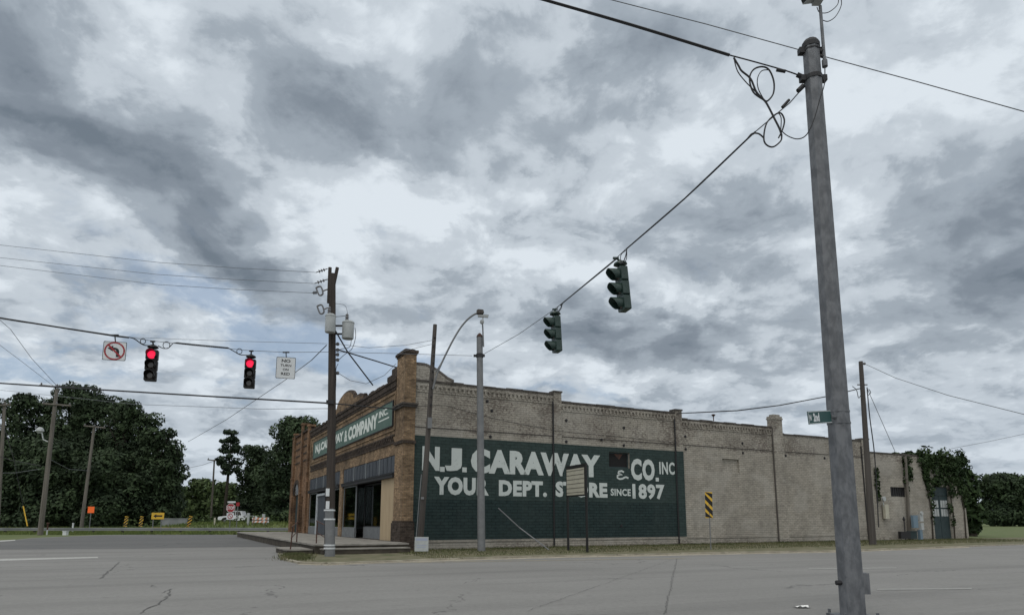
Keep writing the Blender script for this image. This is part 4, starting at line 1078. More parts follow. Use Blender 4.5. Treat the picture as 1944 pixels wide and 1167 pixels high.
# -- traffic signals
def signal(topc, fac, tilt, label, housing='signalblack', lit=True, Hs=1.14, Ws=.40, group='span wire traffic signals', wirept=None):
    """topc: centre of housing top; fac: horizontal facing direction"""
    f = Vector(fac).normalized(); xr = Vector((-f.y, f.x, 0))        # X right when looking at the face from the front
    Mx = frame(topc, xr, (0,0,1))
    if tilt: Mx = Matrix.Translation(topc) @ Matrix.Rotation(tilt, 4, 'Y') @ Matrix.Translation(-topc) @ Mx
    t = thing('traffic_signal', tuple(topc - UP*Hs), label, 'traffic signal', group=group)
    hs_ = Hs/3; mb = MB()
    for k in range(3):
        y0 = -hs_*(k+1)
        ch = .03
        poly = [(-Ws/2+ch,y0+.006),(Ws/2-ch,y0+.006),(Ws/2,y0+ch),(Ws/2,y0+hs_-ch),(Ws/2-ch,y0+hs_-.006),(-Ws/2+ch,y0+hs_-.006),(-Ws/2,y0+hs_-ch),(-Ws/2,y0+ch)]
        mb.prism(poly, Mx, -.20, 0)
    mb.prism([(-Ws/2+.04,-Hs+.02),(Ws/2-.04,-Hs+.02),(Ws/2-.04,-.02),(-Ws/2+.04,-.02)], Mx, -.22, -.201)
    obj('housing', mb, M[housing], t)
    for k in range(3):
        cy = -hs_*(k+.5); rr = .155
        Ml = Mx @ Matrix.Translation((0,cy,0))
        lm = 'red_on' if (k == 0 and lit) else 'lens_off'
        mb = MB(); mb.disc(Ml, rr-.008, .001, .03, 24, rr*.6); obj('lens', mb, M[lm], t, label='lit red lens' if lm == 'red_on' else None)
        mb = MB(); n = 22; a0, a1 = R(-50), R(230); L_ = .30
        for j in range(n):
            ta, tb_ = a0+(a1-a0)*j/n, a0+(a1-a0)*(j+1)/n
            def dep(tt): return L_*(.45+.55*max(0,min(1,(math.sin(tt)+.75)/1.3)))
            for ro, ri in ((rr+.012, rr),):
                A = [(ro*math.cos(ta),ro*math.sin(ta),.001),(ro*math.cos(tb_),ro*math.sin(tb_),.001),(ro*math.cos(tb_),ro*math.sin(tb_),dep(tb_)),(ro*math.cos(ta),ro*math.sin(ta),dep(ta))]
                Bq = [(ri*math.cos(ta),ri*math.sin(ta),.001),(ri*math.cos(tb_),ri*math.sin(tb_),.001),(ri*math.cos(tb_),ri*math.sin(tb_),dep(tb_)),(ri*math.cos(ta),ri*math.sin(ta),dep(ta))]
                vs = [Ml @ Vector(v) for v in A+Bq]
                mb.add(vs, [(0,1,2,3),(7,6,5,4),(3,2,6,7)])
        obj('visor', mb, M[housing if housing != 'signalblack' else 'signalblack'], t)
    mb = MB(); Mt = Mx @ Matrix.Translation((0,0,-.1)) @ Matrix.Rotation(-math.pi/2,4,'X')
    mb.disc(Mt,.05,0,.05,12); mb.disc(Mt,.12,.05,.09,16,.19); mb.disc(Mt,.19,.09,.14,16,.17); mb.disc(Mt,.17,.14,.20,16,.06)
    hw_ = Mx @ Vector((0,.2,-.1)); mb.tube([hw_, wirept if wirept else hw_+UP*.16], .028, 8)
    wp = wirept if wirept else hw_+UP*.16
    mb.cbox(wp,(.16,.06,.05)); obj('hanger', mb, M[housing], t)
    return t
# left span wire: from the middle pole out of frame to the left
SWL = [(-120,586.5),(0,602.5),(110,620),(218,636),(290,647),(380,657),(478,665.5),(543,668.5),(628,668),(760,671),(896,675)]
def DL(px):   # depth of the left span along its straight plan line
    r = ray(px, 660); X0, Y0 = at(900,675,PM).x, PM; k = .665
    m_ = r[0]/r[1]      # X = m Y ; Y = Y0 + k (X - X0)
    return (Y0 - k*X0)/(1 - k*m_)
spanL = [at(x,y,DL(x)) for x,y in SWL]
wire('span_wire', spanL, .011, 'thin steel span wire holding the two lit red signals', 'wiregrey', cat='span wire')
mb = MB()
def offs(lst, dy): return [at(x,y+dy,DL(x)-.03) for x,y in lst]
pt = offs([(-120,586.5),(0,602.5),(110,620),(218,637),(245,640)], .8)
mb.tube(pt, .028, 6)
mb2 = MB()
def lpx(lst, r, m_): 
    P = [at(x,y,DL(x)-.03) for x,y in lst]
    Q=[]
    for i in range(len(P)-1):
        p0,p1,p2,p3 = P[max(i-1,0)],P[i],P[i+1],P[min(i+2,len(P)-1)]
        for k in range(5):
            t=k/5; Q.append(.5*((2*p1)+(p2-p0)*t+(2*p0-5*p1+4*p2-p3)*t*t+(3*p1-p0-3*p2+p3)*t**3))
    Q.append(P[-1]); m_.tube(Q, r, 6)
lpx([(245,640),(255,643),(268,652),(275,655),(284,656)], .02, mb)
circ = lambda cx,cy,r,n=10: [(cx+r*math.cos(2*math.pi*k/n),cy+r*math.sin(2*math.pi*k/n)) for k in range(n+1)]
lpx(circ(271.5,647.5,5), .013, mb); lpx(circ(316,655,6.5), .012, mb); lpx(circ(454.5,666.5,5), .013, mb)
lpx([(300,656),(310,661),(320,660),(328,652),(335,650.5)], .016, mb)
lpx([(335,650.5),(380,655),(433,660)], .024, mb); lpx([(433,660),(445,667),(456,673),(470,674)], .018, mb)
obj('signal_cable', mb, M['wire'], None, label='looped black signal cable running along the span to the lit red signals', cat='cable')
signal(at(289,663,DL(290)), (.33,-1,0), 0, 'traffic signal lit red right beside the no left turn sign', wirept=at(290,648,DL(290)), Hs=1.16)
signal(at(475.5,681,DL(478)), (.25,-1,0), 0, 'traffic signal lit red beside the white NO TURN ON RED sign', wirept=at(477,666,DL(478)), Hs=1.16)
# signs on span
def hang_sign(cx, cy, wpx, hpx, D, rot, label, painter, wy):
    c = at(cx,cy,D); s = D/1265.
    Wm, Hm = wpx*s, hpx*s; f = Vector((.30,-1,0)).normalized(); Fm = frame(c, Vector((-f.y,f.x,0)), (0,0,1)) @ Matrix.Rotation(R(rot),4,'Z')
    t = thing('road_sign', tuple(c-UP*Hm/2), label, 'sign')
    mb = MB(); rr=.04
    def rrect(w_,h_,r_): 
        o=[]
        for (sx,sy,a0) in ((1,1,0),(-1,1,90),(-1,-1,180),(1,-1,270)):
            for k in range(4): a=R(a0+30*k); o.append((sx*(w_/2-r_)+r_*math.cos(a), sy*(h_/2-r_)+r_*math.sin(a)))
        return o
    mb.prism(rrect(Wm,Hm,rr), Fm, -.006, 0); obj('plate', mb, M['signblack'], t)
    mb = MB(); mb.prism(rrect(Wm-.035,Hm-.035,rr), Fm, .001, .003); pf_ = obj('face', mb, M['signwhite'], t)
    mb = MB(); tp = Fm @ Vector((0,Hm/2-.05,-.03)); mb.tube([tp, at(cx+.5,wy,D)], .02, 6); mb.cbox(at(cx+.5,wy,D),(.26,.05,.05)); obj('hanger', mb, M['darkmetal'], t)
    painter(Fm, Wm, Hm, pf_)
def p_noleft(F, Wm, Hm, par):
    mb = MB(); r_ = Wm*.38; n=32
    # black arrow: stem up, turn left
    k = Wm*.50
    P = [(.42,-.62),(.42,.0),(.34,.22),(.12,.34),(-.15,.36),(-.15,.56),(-.66,.26),(-.15,-.06),(-.15,.14),(.02,.14),(.12,.08),(.16,-.02),(.16,-.62)]
    mb.prism([(x*k*.95,y*k*.95) for x,y in P], F, .004,.006); obj('arrow', mb, M['signblack'], par)
    mb = MB()
    for j in range(n):
        a,b = 2*math.pi*j/n, 2*math.pi*(j+1)/n
        mb.add([F@Vector((q*math.cos(t),q*math.sin(t),.009)) for q,t in ((r_,a),(r_+.05,a),(r_+.05,b),(r_,b))],[(0,1,2,3)])
    s=.707*r_; mb.add([F@Vector(v) for v in ((-s-.02,s-.02,.0085),(-s+.02,s+.02,.0085),(s+.02,-s+.02,.0085),(s-.02,-s-.02,.0085))],[(0,1,2,3)])
    obj('prohibition_ring', mb, M['signred'], par)
def p_ntor(F, Wm, Hm, par):
    mb = MB()
    for s_, wd_, y0, h_, bo in (('NO',.46,.25,.15,.03),('TURN',.56,.055,.115,.02),('ON',.30,-.14,.115,.02),('RED',.46,-.34,.125,.02)):
        put_text(mb, s_, F, -Wm*wd_/2, Wm*wd_/2, Hm*y0, Hm*(y0+h_), .0055, bo)
    obj('lettering', mb, M['signblack'], par)
hang_sign(217.5,666,41,38,DL(218),0,'square white no left turn sign with red circle hanging from the span wire',p_noleft,636)
hang_sign(542.5,698,36,43,DL(543),0,'white NO TURN ON RED sign hanging from the span wire',p_ntor,668.5)
# right span wire with two green heads seen from the side
def DRr(px):
    A = cen(160); Bp = at(912,672,PM); k = (Bp.y-A.y)/(Bp.x-A.x); m_ = ray(px,500)[0]/ray(px,500)[1]
    return (A.y - k*A.x)/(1-k*m_)
SR = [(1526,165),(1500,195),(1420,262),(1300,376),(1190,471),(1169,491),(1054,586),(985,634),(918,672)]
wire('span_wire', [at(x,y,DRr(x)) for x,y in SR], .011, 'steel span wire from the large near pole down to the pole before the mural', 'wiregrey', cat='span wire')
mb = MB()
def rpx(lst, r, m_, do=0):
    P = [at(x,y,DRr(x)-.03-do) for x,y in lst]; Q=[]
    for i in range(len(P)-1):
        p0,p1,p2,p3 = P[max(i-1,0)],P[i],P[i+1],P[min(i+2,len(P)-1)]
        for k in range(5):
            t=k/5; Q.append(.5*((2*p1)+(p2-p0)*t+(2*p0-5*p1+4*p2-p3)*t*t+(3*p1-p0-3*p2+p3)*t**3))
    Q.append(P[-1]); m_.tube(Q, r, 6)
rpx([(1430,255),(1420,263),(1300,377),(1190,472)], .016, mb)
rpx([(1190,472),(1188,485),(1182,499),(1176,499)], .014, mb); rpx([(1190,474),(1180,482),(1178,492),(1183,500),(1189,492),(1190,478)], .011, mb)
rpx([(1170,492),(1140,517),(1070,574),(1066,580)], .014, mb); rpx([(1068,577),(1062,588),(1057,592)], .012, mb); rpx([(1066,577),(1059,583),(1060,592),(1066,584),(1067,576)], .010, mb)
obj('signal_cable', mb, M['wire'], None, label='black signal cable running down the right span to the green signals', cat='cable')
signal(at(1172,508,DRr(1169)), (-1,-.30,0), R(-4), 'larger nearer green traffic signal seen from the side on the right span', 'signalgreen', False, wirept=at(1169,490,DRr(1169)), Hs=1.22)
signal(at(1049,601,DRr(1054)), (-1,-.34,0), R(-2.5), 'smaller farther green traffic signal seen from the side on the right span', 'signalgreen', False, wirept=at(1053,587,DRr(1054)), Hs=1.22)
# cables meeting at the near pole's top
D0 = PY
def at_line(lst, r, label, m='wire', d1=None):
    n = len(lst); P = []
    for i,(x,y) in enumerate(lst): P.append(at(x,y, D0 + ((d1 or D0)-D0)*(1-i/(n-1))))
    Q=[]
    for i in range(n-1):
        p0,p1,p2,p3 = P[max(i-1,0)],P[i],P[i+1],P[min(i+2,n-1)]
        for k in range(6):
            t=k/6; Q.append(.5*((2*p1)+(p2-p0)*t+(2*p0-5*p1+4*p2-p3)*t*t+(3*p1-p0-3*p2+p3)*t**3))
    Q.append(P[-1]); return wire('cable', Q, r, label, m)
at_line([(960,-22),(1030,-1),(1200,48),(1385,105)], .026, 'thick black cable bundle entering from the top of the photo', d1=D0)
at_line([(1385,105),(1430,117),(1490,134),(1516,143)], .012, 'thin black stay wire with a splice ending on the near pole')
for p_, q_, r_ in (((1474,133),(1491,136),.028),((1513,142),(1524,147),.04),((1485,204),(1498,190),.024),((1515,173),(1525,163),.04)):
    mb = MB(); mb.tube([at(*p_,D0),at(*q_,D0)], r_, 8); obj('cable_fitting', mb, M['darkmetal'], sp_)
mb = MB()
def L2(l, r): loop_px(l, D0-.05, r, mb)
L2([(1393,110),(1402,125),(1408,135),(1425,150),(1436,175),(1452,192),(1460,205),(1470,225),(1480,245),(1484,258)], .016)
L2([(1393,110),(1400,135),(1415,155),(1430,170),(1445,185)], .009)
L2([(1450,190),(1430,175),(1423,150),(1430,133),(1446,127),(1460,133),(1469,155),(1468,178),(1457,192),(1450,190)], .014)
L2([(1452,192),(1440,170),(1438,150),(1446,135),(1460,133)], .008)
L2([(1484,258),(1482,268),(1468,279),(1455,275),(1450,262),(1455,235),(1470,219),(1482,215),(1489,228),(1486,245),(1478,262)], .013)
L2([(1450,262),(1440,254),(1428,254),(1420,262)], .013); L2([(1478,215),(1483,225),(1482,250)], .008)
loop_px([(1480,245),(1495,258),(1515,264),(1532,255),(1546,225),(1556,190),(1565,160),(1566,128)], lambda t: D0-.05-.3*min(1,t*2.2), .009, mb)
obj('cable', mb, M['wire'], None, label='coiled loops of black cable hanging beside the near pole top', cat='cable')
wire('overhead_wire', [at(1100,-17,13), at(1160,0,12.9), at(1340,46,12.6), at(1525,97,12.2), at(1740,155,11.9), at(1944,212,11.6), at(2100,256,11.4)], .010, 'single thin wire crossing the sky behind the near pole', 'wiregrey', 'wires crossing the sky')

# -- utility pole with transformers
ub = gnd(626,1057); UY = ub.y
up_ = thing('utility_pole', (ub.x,UY,0), 'tall dark utility pole with two grey transformers, lower part wrapped in grey metal', 'pole')
mb = MB(); utop = at(631,520,UY); mb.tube([ub, ub.lerp(utop,.5)+Vector((.03,0,0)), utop], [.19,.165,.135], 12); obj('pole_shaft', mb, M['wood_dark'], up_, smooth=True)
mb = MB(); c1 = at(626,965,UY); mb.tube([ub+UP*.02, Vector((c1.x,c1.y,c1.z))], .205, 12); obj('metal_wrap', mb, M['galv_far'], up_, smooth=True)
mb = MB(); 
for py in (968,985,1034,1040): c = at(625.5,py,UY); mb = MB(); mb.lathe([(.225,-.03),(.225,.03)], c, 12); obj('pale_band', mb, M['signwhite'], up_)
for py in (934,958): c = at(622,py,UY-.19); mb = MB(); mb.cbox(c,(.14,.03,.3)); obj('pale_plate', mb, M['signwhite'], up_)
mb = MB(); mb.tube([at(617,1050,UY-.1),at(618,930,UY-.1)], .03, 8); obj('conduit', mb, M['darkmetal'], up_)
for xt, xb in ((626.5,624),(640.5,632)):
    mb = MB(); a, b = at(xt,508,UY-.02), at(xb,575 if xt<630 else 548,UY-.02); mb.tube([a,b],.075,8); obj('pole_top_extension', mb, M['wood_dark'], up_)
def tank(cx, ty, by, wpx, dy, tilt):
    T = at(cx,ty,UY+dy); B = at(cx,by,UY+dy); r_ = wpx/2*UY/1265; h_ = T.z-B.z
    mb = MB(); mb.lathe([(r_*.93,0),(r_,.03),(r_,h_*.93),(r_*1.06,h_*.94),(r_*1.06,h_),(r_*.7,h_+.06)], B, 18)
    tk = obj('transformer', mb, M['tank'], up_, smooth=True)
    mb = MB(); t0 = T+Vector((-.02,-.05,.05)); mb.lathe([(.05,0),(.08,.06),(.05,.1),(.08,.15),(.05,.2),(.07,.25),(.02,.32)], t0, 10); obj('bushing', mb, M['porcelain'], tk)
    mb = MB(); mb.tube([B+Vector((-r_*.9,0,h_*.3)), Vector((utop.x,UY,B.z+h_*.3))], .04, 6); mb.tube([B+Vector((-r_*.9,0,h_*.8)), Vector((utop.x,UY,B.z+h_*.8))], .04, 6); obj('bracket', mb, M['darkmetal'], tk)
    return T,B
tank(626.5, 599, 631, 20, -.38, 0); tank(660, 612, 643, 23, .0, 0)
for (xa,ya,xb,yb) in ((600,517,622,510),(597,538,622,530),(592,556,604,555)):
    mb = MB(); a, b = at(xa,ya,UY-.05), at(xb,yb,UY-.05); mb.tube([a,b],.02,6)
    d = (b-a)
    for k in (.3,.5,.7): mb.tube([a+d*(k-.04),a+d*(k+.04)], [.08,.05], 8)
    obj('strain_insulator', mb, M['porcelain'], up_)
for (cx,cy) in ((606,553),(608,588)):
    mb = MB(); loop_px([(cx-6,cy-7),(cx+3,cy-9),(cx+7,cy+4),(cx,cy+7),(cx-6,cy-7)], UY-.1, .035, mb); mb.tube([at(cx+5,cy,UY-.1),at(622,cy-4,UY-.05)],.03,6); obj('cutout_fuse', mb, M['porcelain'], up_)
for py in (653,664,673,683,708):
    mb = MB(); c = at(641,py,UY-.02); mb.lathe([(.05,-.06),(.075,-.02),(.05,.0),(.075,.03),(.04,.07)], c, 10); mb.tube([c, c-Vector((.2,0,0))],.02,6); obj('spool_insulator', mb, M['porcelain'], up_)
mb = MB(); loop_px([(637,576),(655,580),(660,596)], UY, .008, mb); loop_px([(637,601),(650,600),(660,598)], UY, .012, mb)
loop_px([(674,622),(675,640),(668,662),(655,672),(643,683)], UY, .012, mb); loop_px([(667,644),(664,658),(650,662),(642,664)], UY, .012, mb); loop_px([(642,690),(638,700),(638,720),(637,745)], UY-.1, .012, mb)
obj('drop_lead', mb, M['wire'], up_)
mb = MB(); c = at(627,763,UY-.15); mb.cbox(c,(.3,.12,.16)); obj('cable_clamp', mb, M['darkmetal'], up_)
# wires off the utility pole, towards the left
PLg = 'power lines to the left of the transformer pole'
for i,(l, lb) in enumerate((([(600,517),(300,498),(0,465),(-150,444)],'topmost thin wire left of the transformer pole'),([(597,538),(300,521),(0,489),(-150,470)],'second thin wire from the top left of the transformer pole'),([(592,556),(300,540),(0,504),(-150,482)],'third thin wire from the top left of the transformer pole'))):
    P = [at(x,y,UY+k_*.6) for (x,y),k_ in zip(l,(0,3,6,8))]; Q=[]
    wire('power_line', P[:1]+[P[0].lerp(P[1],.5)-UP*.03]+P[1:], .010, lb, 'wiregrey', PLg)
wire('telephone_cable', [at(627,765,UY-.2),at(400,752,UY+1),at(200,740,UY+2),at(0,727,UY+3),at(-150,716,UY+4)], .035, 'thick dark cable low across the sky in front of the oaks', 'wire')
wire('telephone_cable', [at(627,765,UY-.2), at(690,771,UY+1.6), at(753,776,UY+3.4)], .028, 'thick dark cable from the transformer pole to the brick corner pier', 'wire')
wire('overhead_wire', [at(627,775,UY),at(500,776,UY+6),at(255,767,UY+12),at(0,740,UY+20)], .012, 'faint thin wire just below the thick low cable', 'wiregrey')
wire('overhead_wire', [at(622,652,UY-.1),at(400,646,UY+3),at(250,640,UY+6),at(0,606,UY+9),at(-100,590,UY+10)], .009, 'faint wire running just beside the signal span on the left', 'wiregrey')
wire('guy_wire', [at(620,655,UY),at(592,683,UY+3)], .02, 'short dark guy grip left of the transformer pole', 'wire')
wire('guy_wire', [at(592,683,UY+3),at(540,722,UY+9),at(430,796,UY+24),at(357,838,UY+38)], .018, 'long slanting wire dropping from the transformer pole towards the distant trees', 'wiregrey')
wire('overhead_wire', [at(-20,590,30),at(20,625,31),at(60,680,33),at(120,745,36)], .012, 'faint curved wire dropping at the left edge of the photo', 'wiregrey')
wire('overhead_wire', [at(-20,640,50),at(40,685,54),at(105,735,66)], .016, 'faint wire rising left from the pole with the street lamp', 'wiregrey')
wire('service_cable', [at(642,664,UY),at(670,672,UY+.8),at(710,684,UY+2),at(752,697,UY+3.8)], .030, 'thick service cable to the top of the brick corner pier', 'wire')
wire('service_cable', [at(637,628,UY),at(660,668,UY+.5),at(708,731,UY+1.5)], .030, 'stiff slanting cable ending in mid air beside the parapet', 'wire')
wire('service_cable', [at(642,708,UY),at(665,722,UY+1),at(695,728,UY+2),at(730,712,UY+3),at(752,690,UY+4)], .012, 'thin slack wire sagging between the transformer pole and the brick pier', 'wiregrey')
wire('overhead_wire', [at(642,653,UY),at(700,660,UY+1.5),at(770,655,UY+3),at(824,645,UY+4)], .010, 'upper thin wire from the transformer pole to the leaning pole', 'wiregrey')
wire('overhead_wire', [at(760,668,UY+3.5),at(800,658,UY+3.8),at(824,652,UY+4)], .010, 'lower thin wire ending on the leaning pole', 'wiregrey')
# -- leaning pole with lamp arm
lb_ = gnd(796,1047.5); LY = lb_.y
lp = thing('utility_pole', (lb_.x,LY,0), 'leaning dark timber pole before the mural with a curved street lamp arm', 'pole')
lt_ = at(826,616,LY); mb = MB(); mb.tube([lb_, lb_.lerp(lt_,.4)+Vector((.03,0,0)), lt_], [.15,.125,.095], 10); obj('pole_shaft', mb, M['wood_mid'], lp, smooth=True)
mb = MB(); 
for k in range(9):
    pxy = (826-(k+1)*.9, 640+k*16); c = at(*pxy, LY-.15); mb.cbox(c,(.07,.08,.07))
obj('pole_step', mb, M['darkmetal'], lp)
mb = MB(); P=[(822,738),(829,712),(838,690),(850,665),(862,642),(875,621),(888,606),(900,597),(908,594)]; loop_px(P, LY-.25, .045, mb); loop_px([(826,706),(836,692),(850,664)], LY-.25, .03, mb); obj('lamp_arm', mb, M['galv_far'], lp)
mb = MB(); Fl = frame(at(912,592,LY-.3),(1,0,.05),(0,0,1)); mb.prism([(-.18,-.08),(.12,-.09),(.17,-.02),(.15,.07),(-.1,.11),(-.18,.05)], Fl, -.12,.12); obj('lamp_head', mb, M['wood_mid'], lp)
mb = MB(); mb.tube([at(788,1046,LY-.25),at(796,945,LY-.25),at(800,900,LY-.2)], .02, 6); obj('guard_conduit', mb, M['galv_far'], lp)
mb = MB(); mb.cbox(at(816,802,LY-.2),(.2,.06,.5)); mb.cbox(at(802,945,LY-.2),(.14,.05,.1)); obj('meter_tag', mb, M['galv_far'], lp)
# guy wire at mural with anchor
wire('guy_wire', [gnd(1042,1043,.1), at(985,1000,PM+.6), at(946,964,PM+.3)], .028, 'slack grey guy guard leaning before the mural left of the letter board', 'galv_far')
wire('service_cable', [at(752,770,UY+3.9), BW(2,-.15,7.0), BW(5,-.12,6.5), BW(8.2,-.15,6.15), BW(16.7,-.15,5.95)], .014, 'thin black cable stapled along the top of the mural wall', 'wire')

# -- letter board sign
l0 = gnd(1079,1046); _q = at(1115,1046,l0.y*.945); l1 = Vector((_q.x,_q.y,0))
lb = thing('letterboard_sign', tuple((l0+l1)/2), 'empty cream letter board on two black posts before the mural', 'sign')
LYm = l0.y; dirL = (Vector((l1.x,l1.y,0))-Vector((l0.x,l0.y,0))); 
hT0 = hT1 = at(1079,885,l0.y).z; hB = at(1079,943,l0.y).z
for g_, ht in ((l0,hT0),(l1,hT1)):
    mb = MB(); mb.tube([g_-UP*.05, (g_.x,g_.y,ht)], .055, 8); obj('post', mb, M['signblack'], lb)
FL = frame(l0, dirL, (0,0,1)); Wl = dirL.length
mb = MB(); mb.prism([(-.02,hB),(Wl+.02,hB),(Wl+.02,hT1),(-.02,hT0)], FL, .0, .06); obj('cabinet', mb, M['signblack'], lb)
mb = MB(); mb.prism([(.06,hB+.07),(Wl-.06,hB+.07),(Wl-.06,hT1-.17),(.06,hT0-.17)], FL, .062, .07); fc = obj('board_face', mb, M['letterboard'], lb)
mb = MB()
for k in range(6):
    z = hB+.07+(hT0-hB-.2)*(k+.5)/6.2; mb.box((.07,z,.0705),(Wl-.07,z+.022,.078),FL)
obj('letter_track', mb, M['wood_mid'], fc)

# -- object marker by the wall
def marker(g, w_, h_, zc, tilt, label, nst=4, fac=(0,-1,0), m_='yellow', flip=1, group='striped object markers', pm_='galv_far', pole=True):
    f = Vector(fac).normalized(); t = thing('object_marker', tuple(g), label, 'sign', group=group)
    Fm = frame(g+UP*zc, Vector((-f.y,f.x,0)), (0,0,1)) @ Matrix.Rotation(tilt,4,'Z')
    mb = MB(); mb.box((-w_/2,-h_/2,-.006),(w_/2,h_/2,0),Fm); pn = obj('panel', mb, M[m_], t)
    mb = MB(); st = h_/nst
    for k in range(nst+1):
        y0 = -h_/2 + k*st - st*.3; y1 = y0 + st*.58; sl_ = w_*flip*1.1
        poly = [(-w_/2,y0-sl_/2),(w_/2,y0+sl_/2),(w_/2,y1+sl_/2),(-w_/2,y1-sl_/2)]
        poly = [(x,max(-h_/2,min(h_/2,y))) for x,y in poly]
        if len({tuple(p) for p in poly}) >= 3 and abs(poly[2][1]-poly[1][1])+abs(poly[3][1]-poly[0][1]) > .02: mb.add([Fm@Vector((x,y,.012)) for x,y in poly],[(0,1,2,3)])
    obj('black_stripes', mb, M['signblack'], pn)
    if pole:
        mb = MB(); a = Fm@Vector((0,h_/2-.1,-.03)); mb.tube([g-UP*.1, a], .028, 8); obj('post', mb, M[pm_], t)
gm = gnd(1349.5,1040,.1); marker(gm, .34, 1.25, at(1340,958,gm.y).z-.1, R(-1.2), 'yellow and black striped marker on a leaning post before the cream wall', 3, (-.3,-1,0), flip=-1)
for o in [o for o in bpy.data.objects if o.name.startswith('object_marker')]: pass

# white real estate box sign
g_ = gnd(800,1049,.1); t = thing('yard_sign', tuple(g_), 'small white yard sign on the grass at the foot of the leaning pole', 'sign')
Fy = frame(g_,(1,.05,0),(0,0,1)); mb = MB(); mb.cbox((0,.36,0),(.56,.58,.02),Fy); pfy = obj('panel', mb, M['tank'], t)
mb = MB(); mb.box((-.24,.50,.011),(.24,.60,.013),Fy); mb.box((-.2,.30,.011),(.2,.33,.013),Fy); mb.box((-.2,.22,.011),(.18,.25,.013),Fy); obj('printing', mb, M['redbox'], pfy)
mb = MB(); mb.tube([Fy@Vector((-.22,-.1,-.02)),Fy@Vector((-.22,.6,-.02))],.012,6); mb.tube([Fy@Vector((.22,-.1,-.02)),Fy@Vector((.22,.6,-.02))],.012,6); obj('stake', mb, M['darkmetal'], t)

# -- right wooden utility pole
rb_ = gnd(1657,1033,.05); RY = rb_.y
rp = thing('utility_pole', (rb_.x,RY,0), 'slim timber utility pole at the junction of store and annex', 'pole')
rt_ = at(1634,686,RY); mb = MB(); mb.tube([rb_, rt_], [.20,.12], 10); obj('pole_shaft', mb, M['wood_mid'], rp, smooth=True)
for py in (730,):
    c = at(1637,py,RY); mb = MB(); mb.tube([c-Vector((.3,0,0)),c+Vector((.3,0,0))],.04,6); obj('insulator_bracket', mb, M['porcelain'], rp)
c = at(1641,690,RY); mb = MB(); mb.lathe([(.05,-.07),(.09,0),(.05,.07)],c,8); obj('insulator', mb, M['porcelain'], rp)
mb = MB(); loop_px([(1646,735),(1651,790),(1660,860),(1665,940),(1668,1000)], RY-.1, .03, mb); loop_px([(1618,733),(1626,740),(1630,755),(1635,748)], RY-.2, .02, mb); loop_px([(1649,738),(1653,745),(1648,750)], RY-.1,.02,mb); obj('riser_cable', mb, M['wire'], rp)
wire('service_cable', [BW(16.9,.1,7.75), at(1400,779,32.5), at(1480,769,34.5), at(1570,752,38), at(1633,737,RY)], .030, 'dark service cable from the parapet to the slim pole at right', 'wire')
wire('overhead_wire', [at(1641,690,RY),at(1700,717,RY-2),at(1800,750,RY-6),at(1944,786,RY-10),at(2050,806,RY-12)], .016, 'thin wire leaving the slim pole to the upper right edge', 'wiregrey')
wire('overhead_wire', [at(1806,851,80),at(1875,838,78),at(1960,820,75)], .02, 'faint wire above the vine covered roof at the right edge', 'wiregrey')
wire('guy_wire', [at(1646,736,RY),at(1672,795,RY+1),at(1699,856,RY+2.5)], .016, 'guy wire slanting from the slim pole to the annex roof', 'wiregrey')
# small rooftop bird / vent
vv = BW(19.9,.1,7.5); t = thing('roof_antenna', tuple(vv), 'small rusty fitting on the parapet below the service cable', 'roof fitting'); mb = MB(); mb.tube([vv,vv+UP*.3],.03,6); obj('stem', mb, M['rust'], t); mb = MB(); mb.lathe([(.04,0),(.14,.12),(.02,.16)], vv+UP*.28, 8); obj('hood', mb, M['rust'], t)
# -- service gear at the annex
g_ = BW(38.9+.0,-.05,0.05); t = thing('service_mast', tuple(g_), 'slim grey timber mast with blue meter cabinets against the annex wall', 'service mast')
c = side(1720,865); mb = MB(); tp = at(1719,866,g_.y); mb.tube([at(1728,1028,g_.y), tp],[.13,.09],8); obj('mast', mb, M['wood_grey'], t)
Fb = frame(BW(39.0,-.3,1.0),U,(0,0,1)); mb = MB(); mb.cbox((-.38,.35,0),(.55,.9,.18),Fb); obj('meter_cabinet', mb, M['bluebox'], t)
mb = MB(); mb.cbox((.28,.62,.05),(.36,.5,.2),Fb); mb.disc(Fb@Matrix.Translation((.28,.95,.12)),.14,0,.1,14); mb.cbox((.3,.0,.05),(.3,.5,.2),Fb); obj('meter_box', mb, M['tank'], t)
mb = MB(); mb.cbox((.15,-.6,.0),(.3,.7,.2),Fb); obj('lower_cabinet', mb, M['bluebox'], t)
g_ = BW(35.9,.05,1.2); t = thing('electric_meter', tuple(g_), 'pale electric meter box with round glass on the annex wall near the slim pole', 'electric meter')
Fb = frame(g_,U,(0,0,1)); mb = MB(); mb.cbox((.05,.85,0),(.4,1.0,.2),Fb); obj('box', mb, M['letterboard'], t); mb = MB(); mb.disc(Fb@Matrix.Translation((-.15,1.75,.0)),.17,0,.12,14); mb.tube([Fb@Vector((-.15,1.6,0)),Fb@Vector((-.15,1.2,0))],.03,6); obj('meter_glass', mb, M['tank'], t)
g_ = BW(37.2,-.35,.1); t = thing('gas_meter', tuple(g_), 'small dark gas meter and pipe at the foot of the annex wall', 'gas meter')
mb = MB(); mb.cbox(g_+UP*.3,(.7,.35,.5)); obj('meter_body', mb, M['darkmetal'], t, ); mb = MB(); mb.tube([g_+U*.1,g_+U*.1+UP*1.6],.04,8); mb.lathe([(.05,0),(.1,.1),(.05,.25)], g_+U*.1+UP*1.3, 8); obj('pipe', mb, M['darkmetal'], t)
g_ = BW(38.1,-.35,.1); t = thing('utility_box', tuple(g_), 'grey green utility box on the grass right of the gas meter', 'utility box')
mb = MB(); mb.cbox(g_+UP*.28,(.5,.35,.5)); mb.cbox(g_+UP*.555,(.56,.4,.05)); obj('cabinet', mb, M['doorgreen'], t)

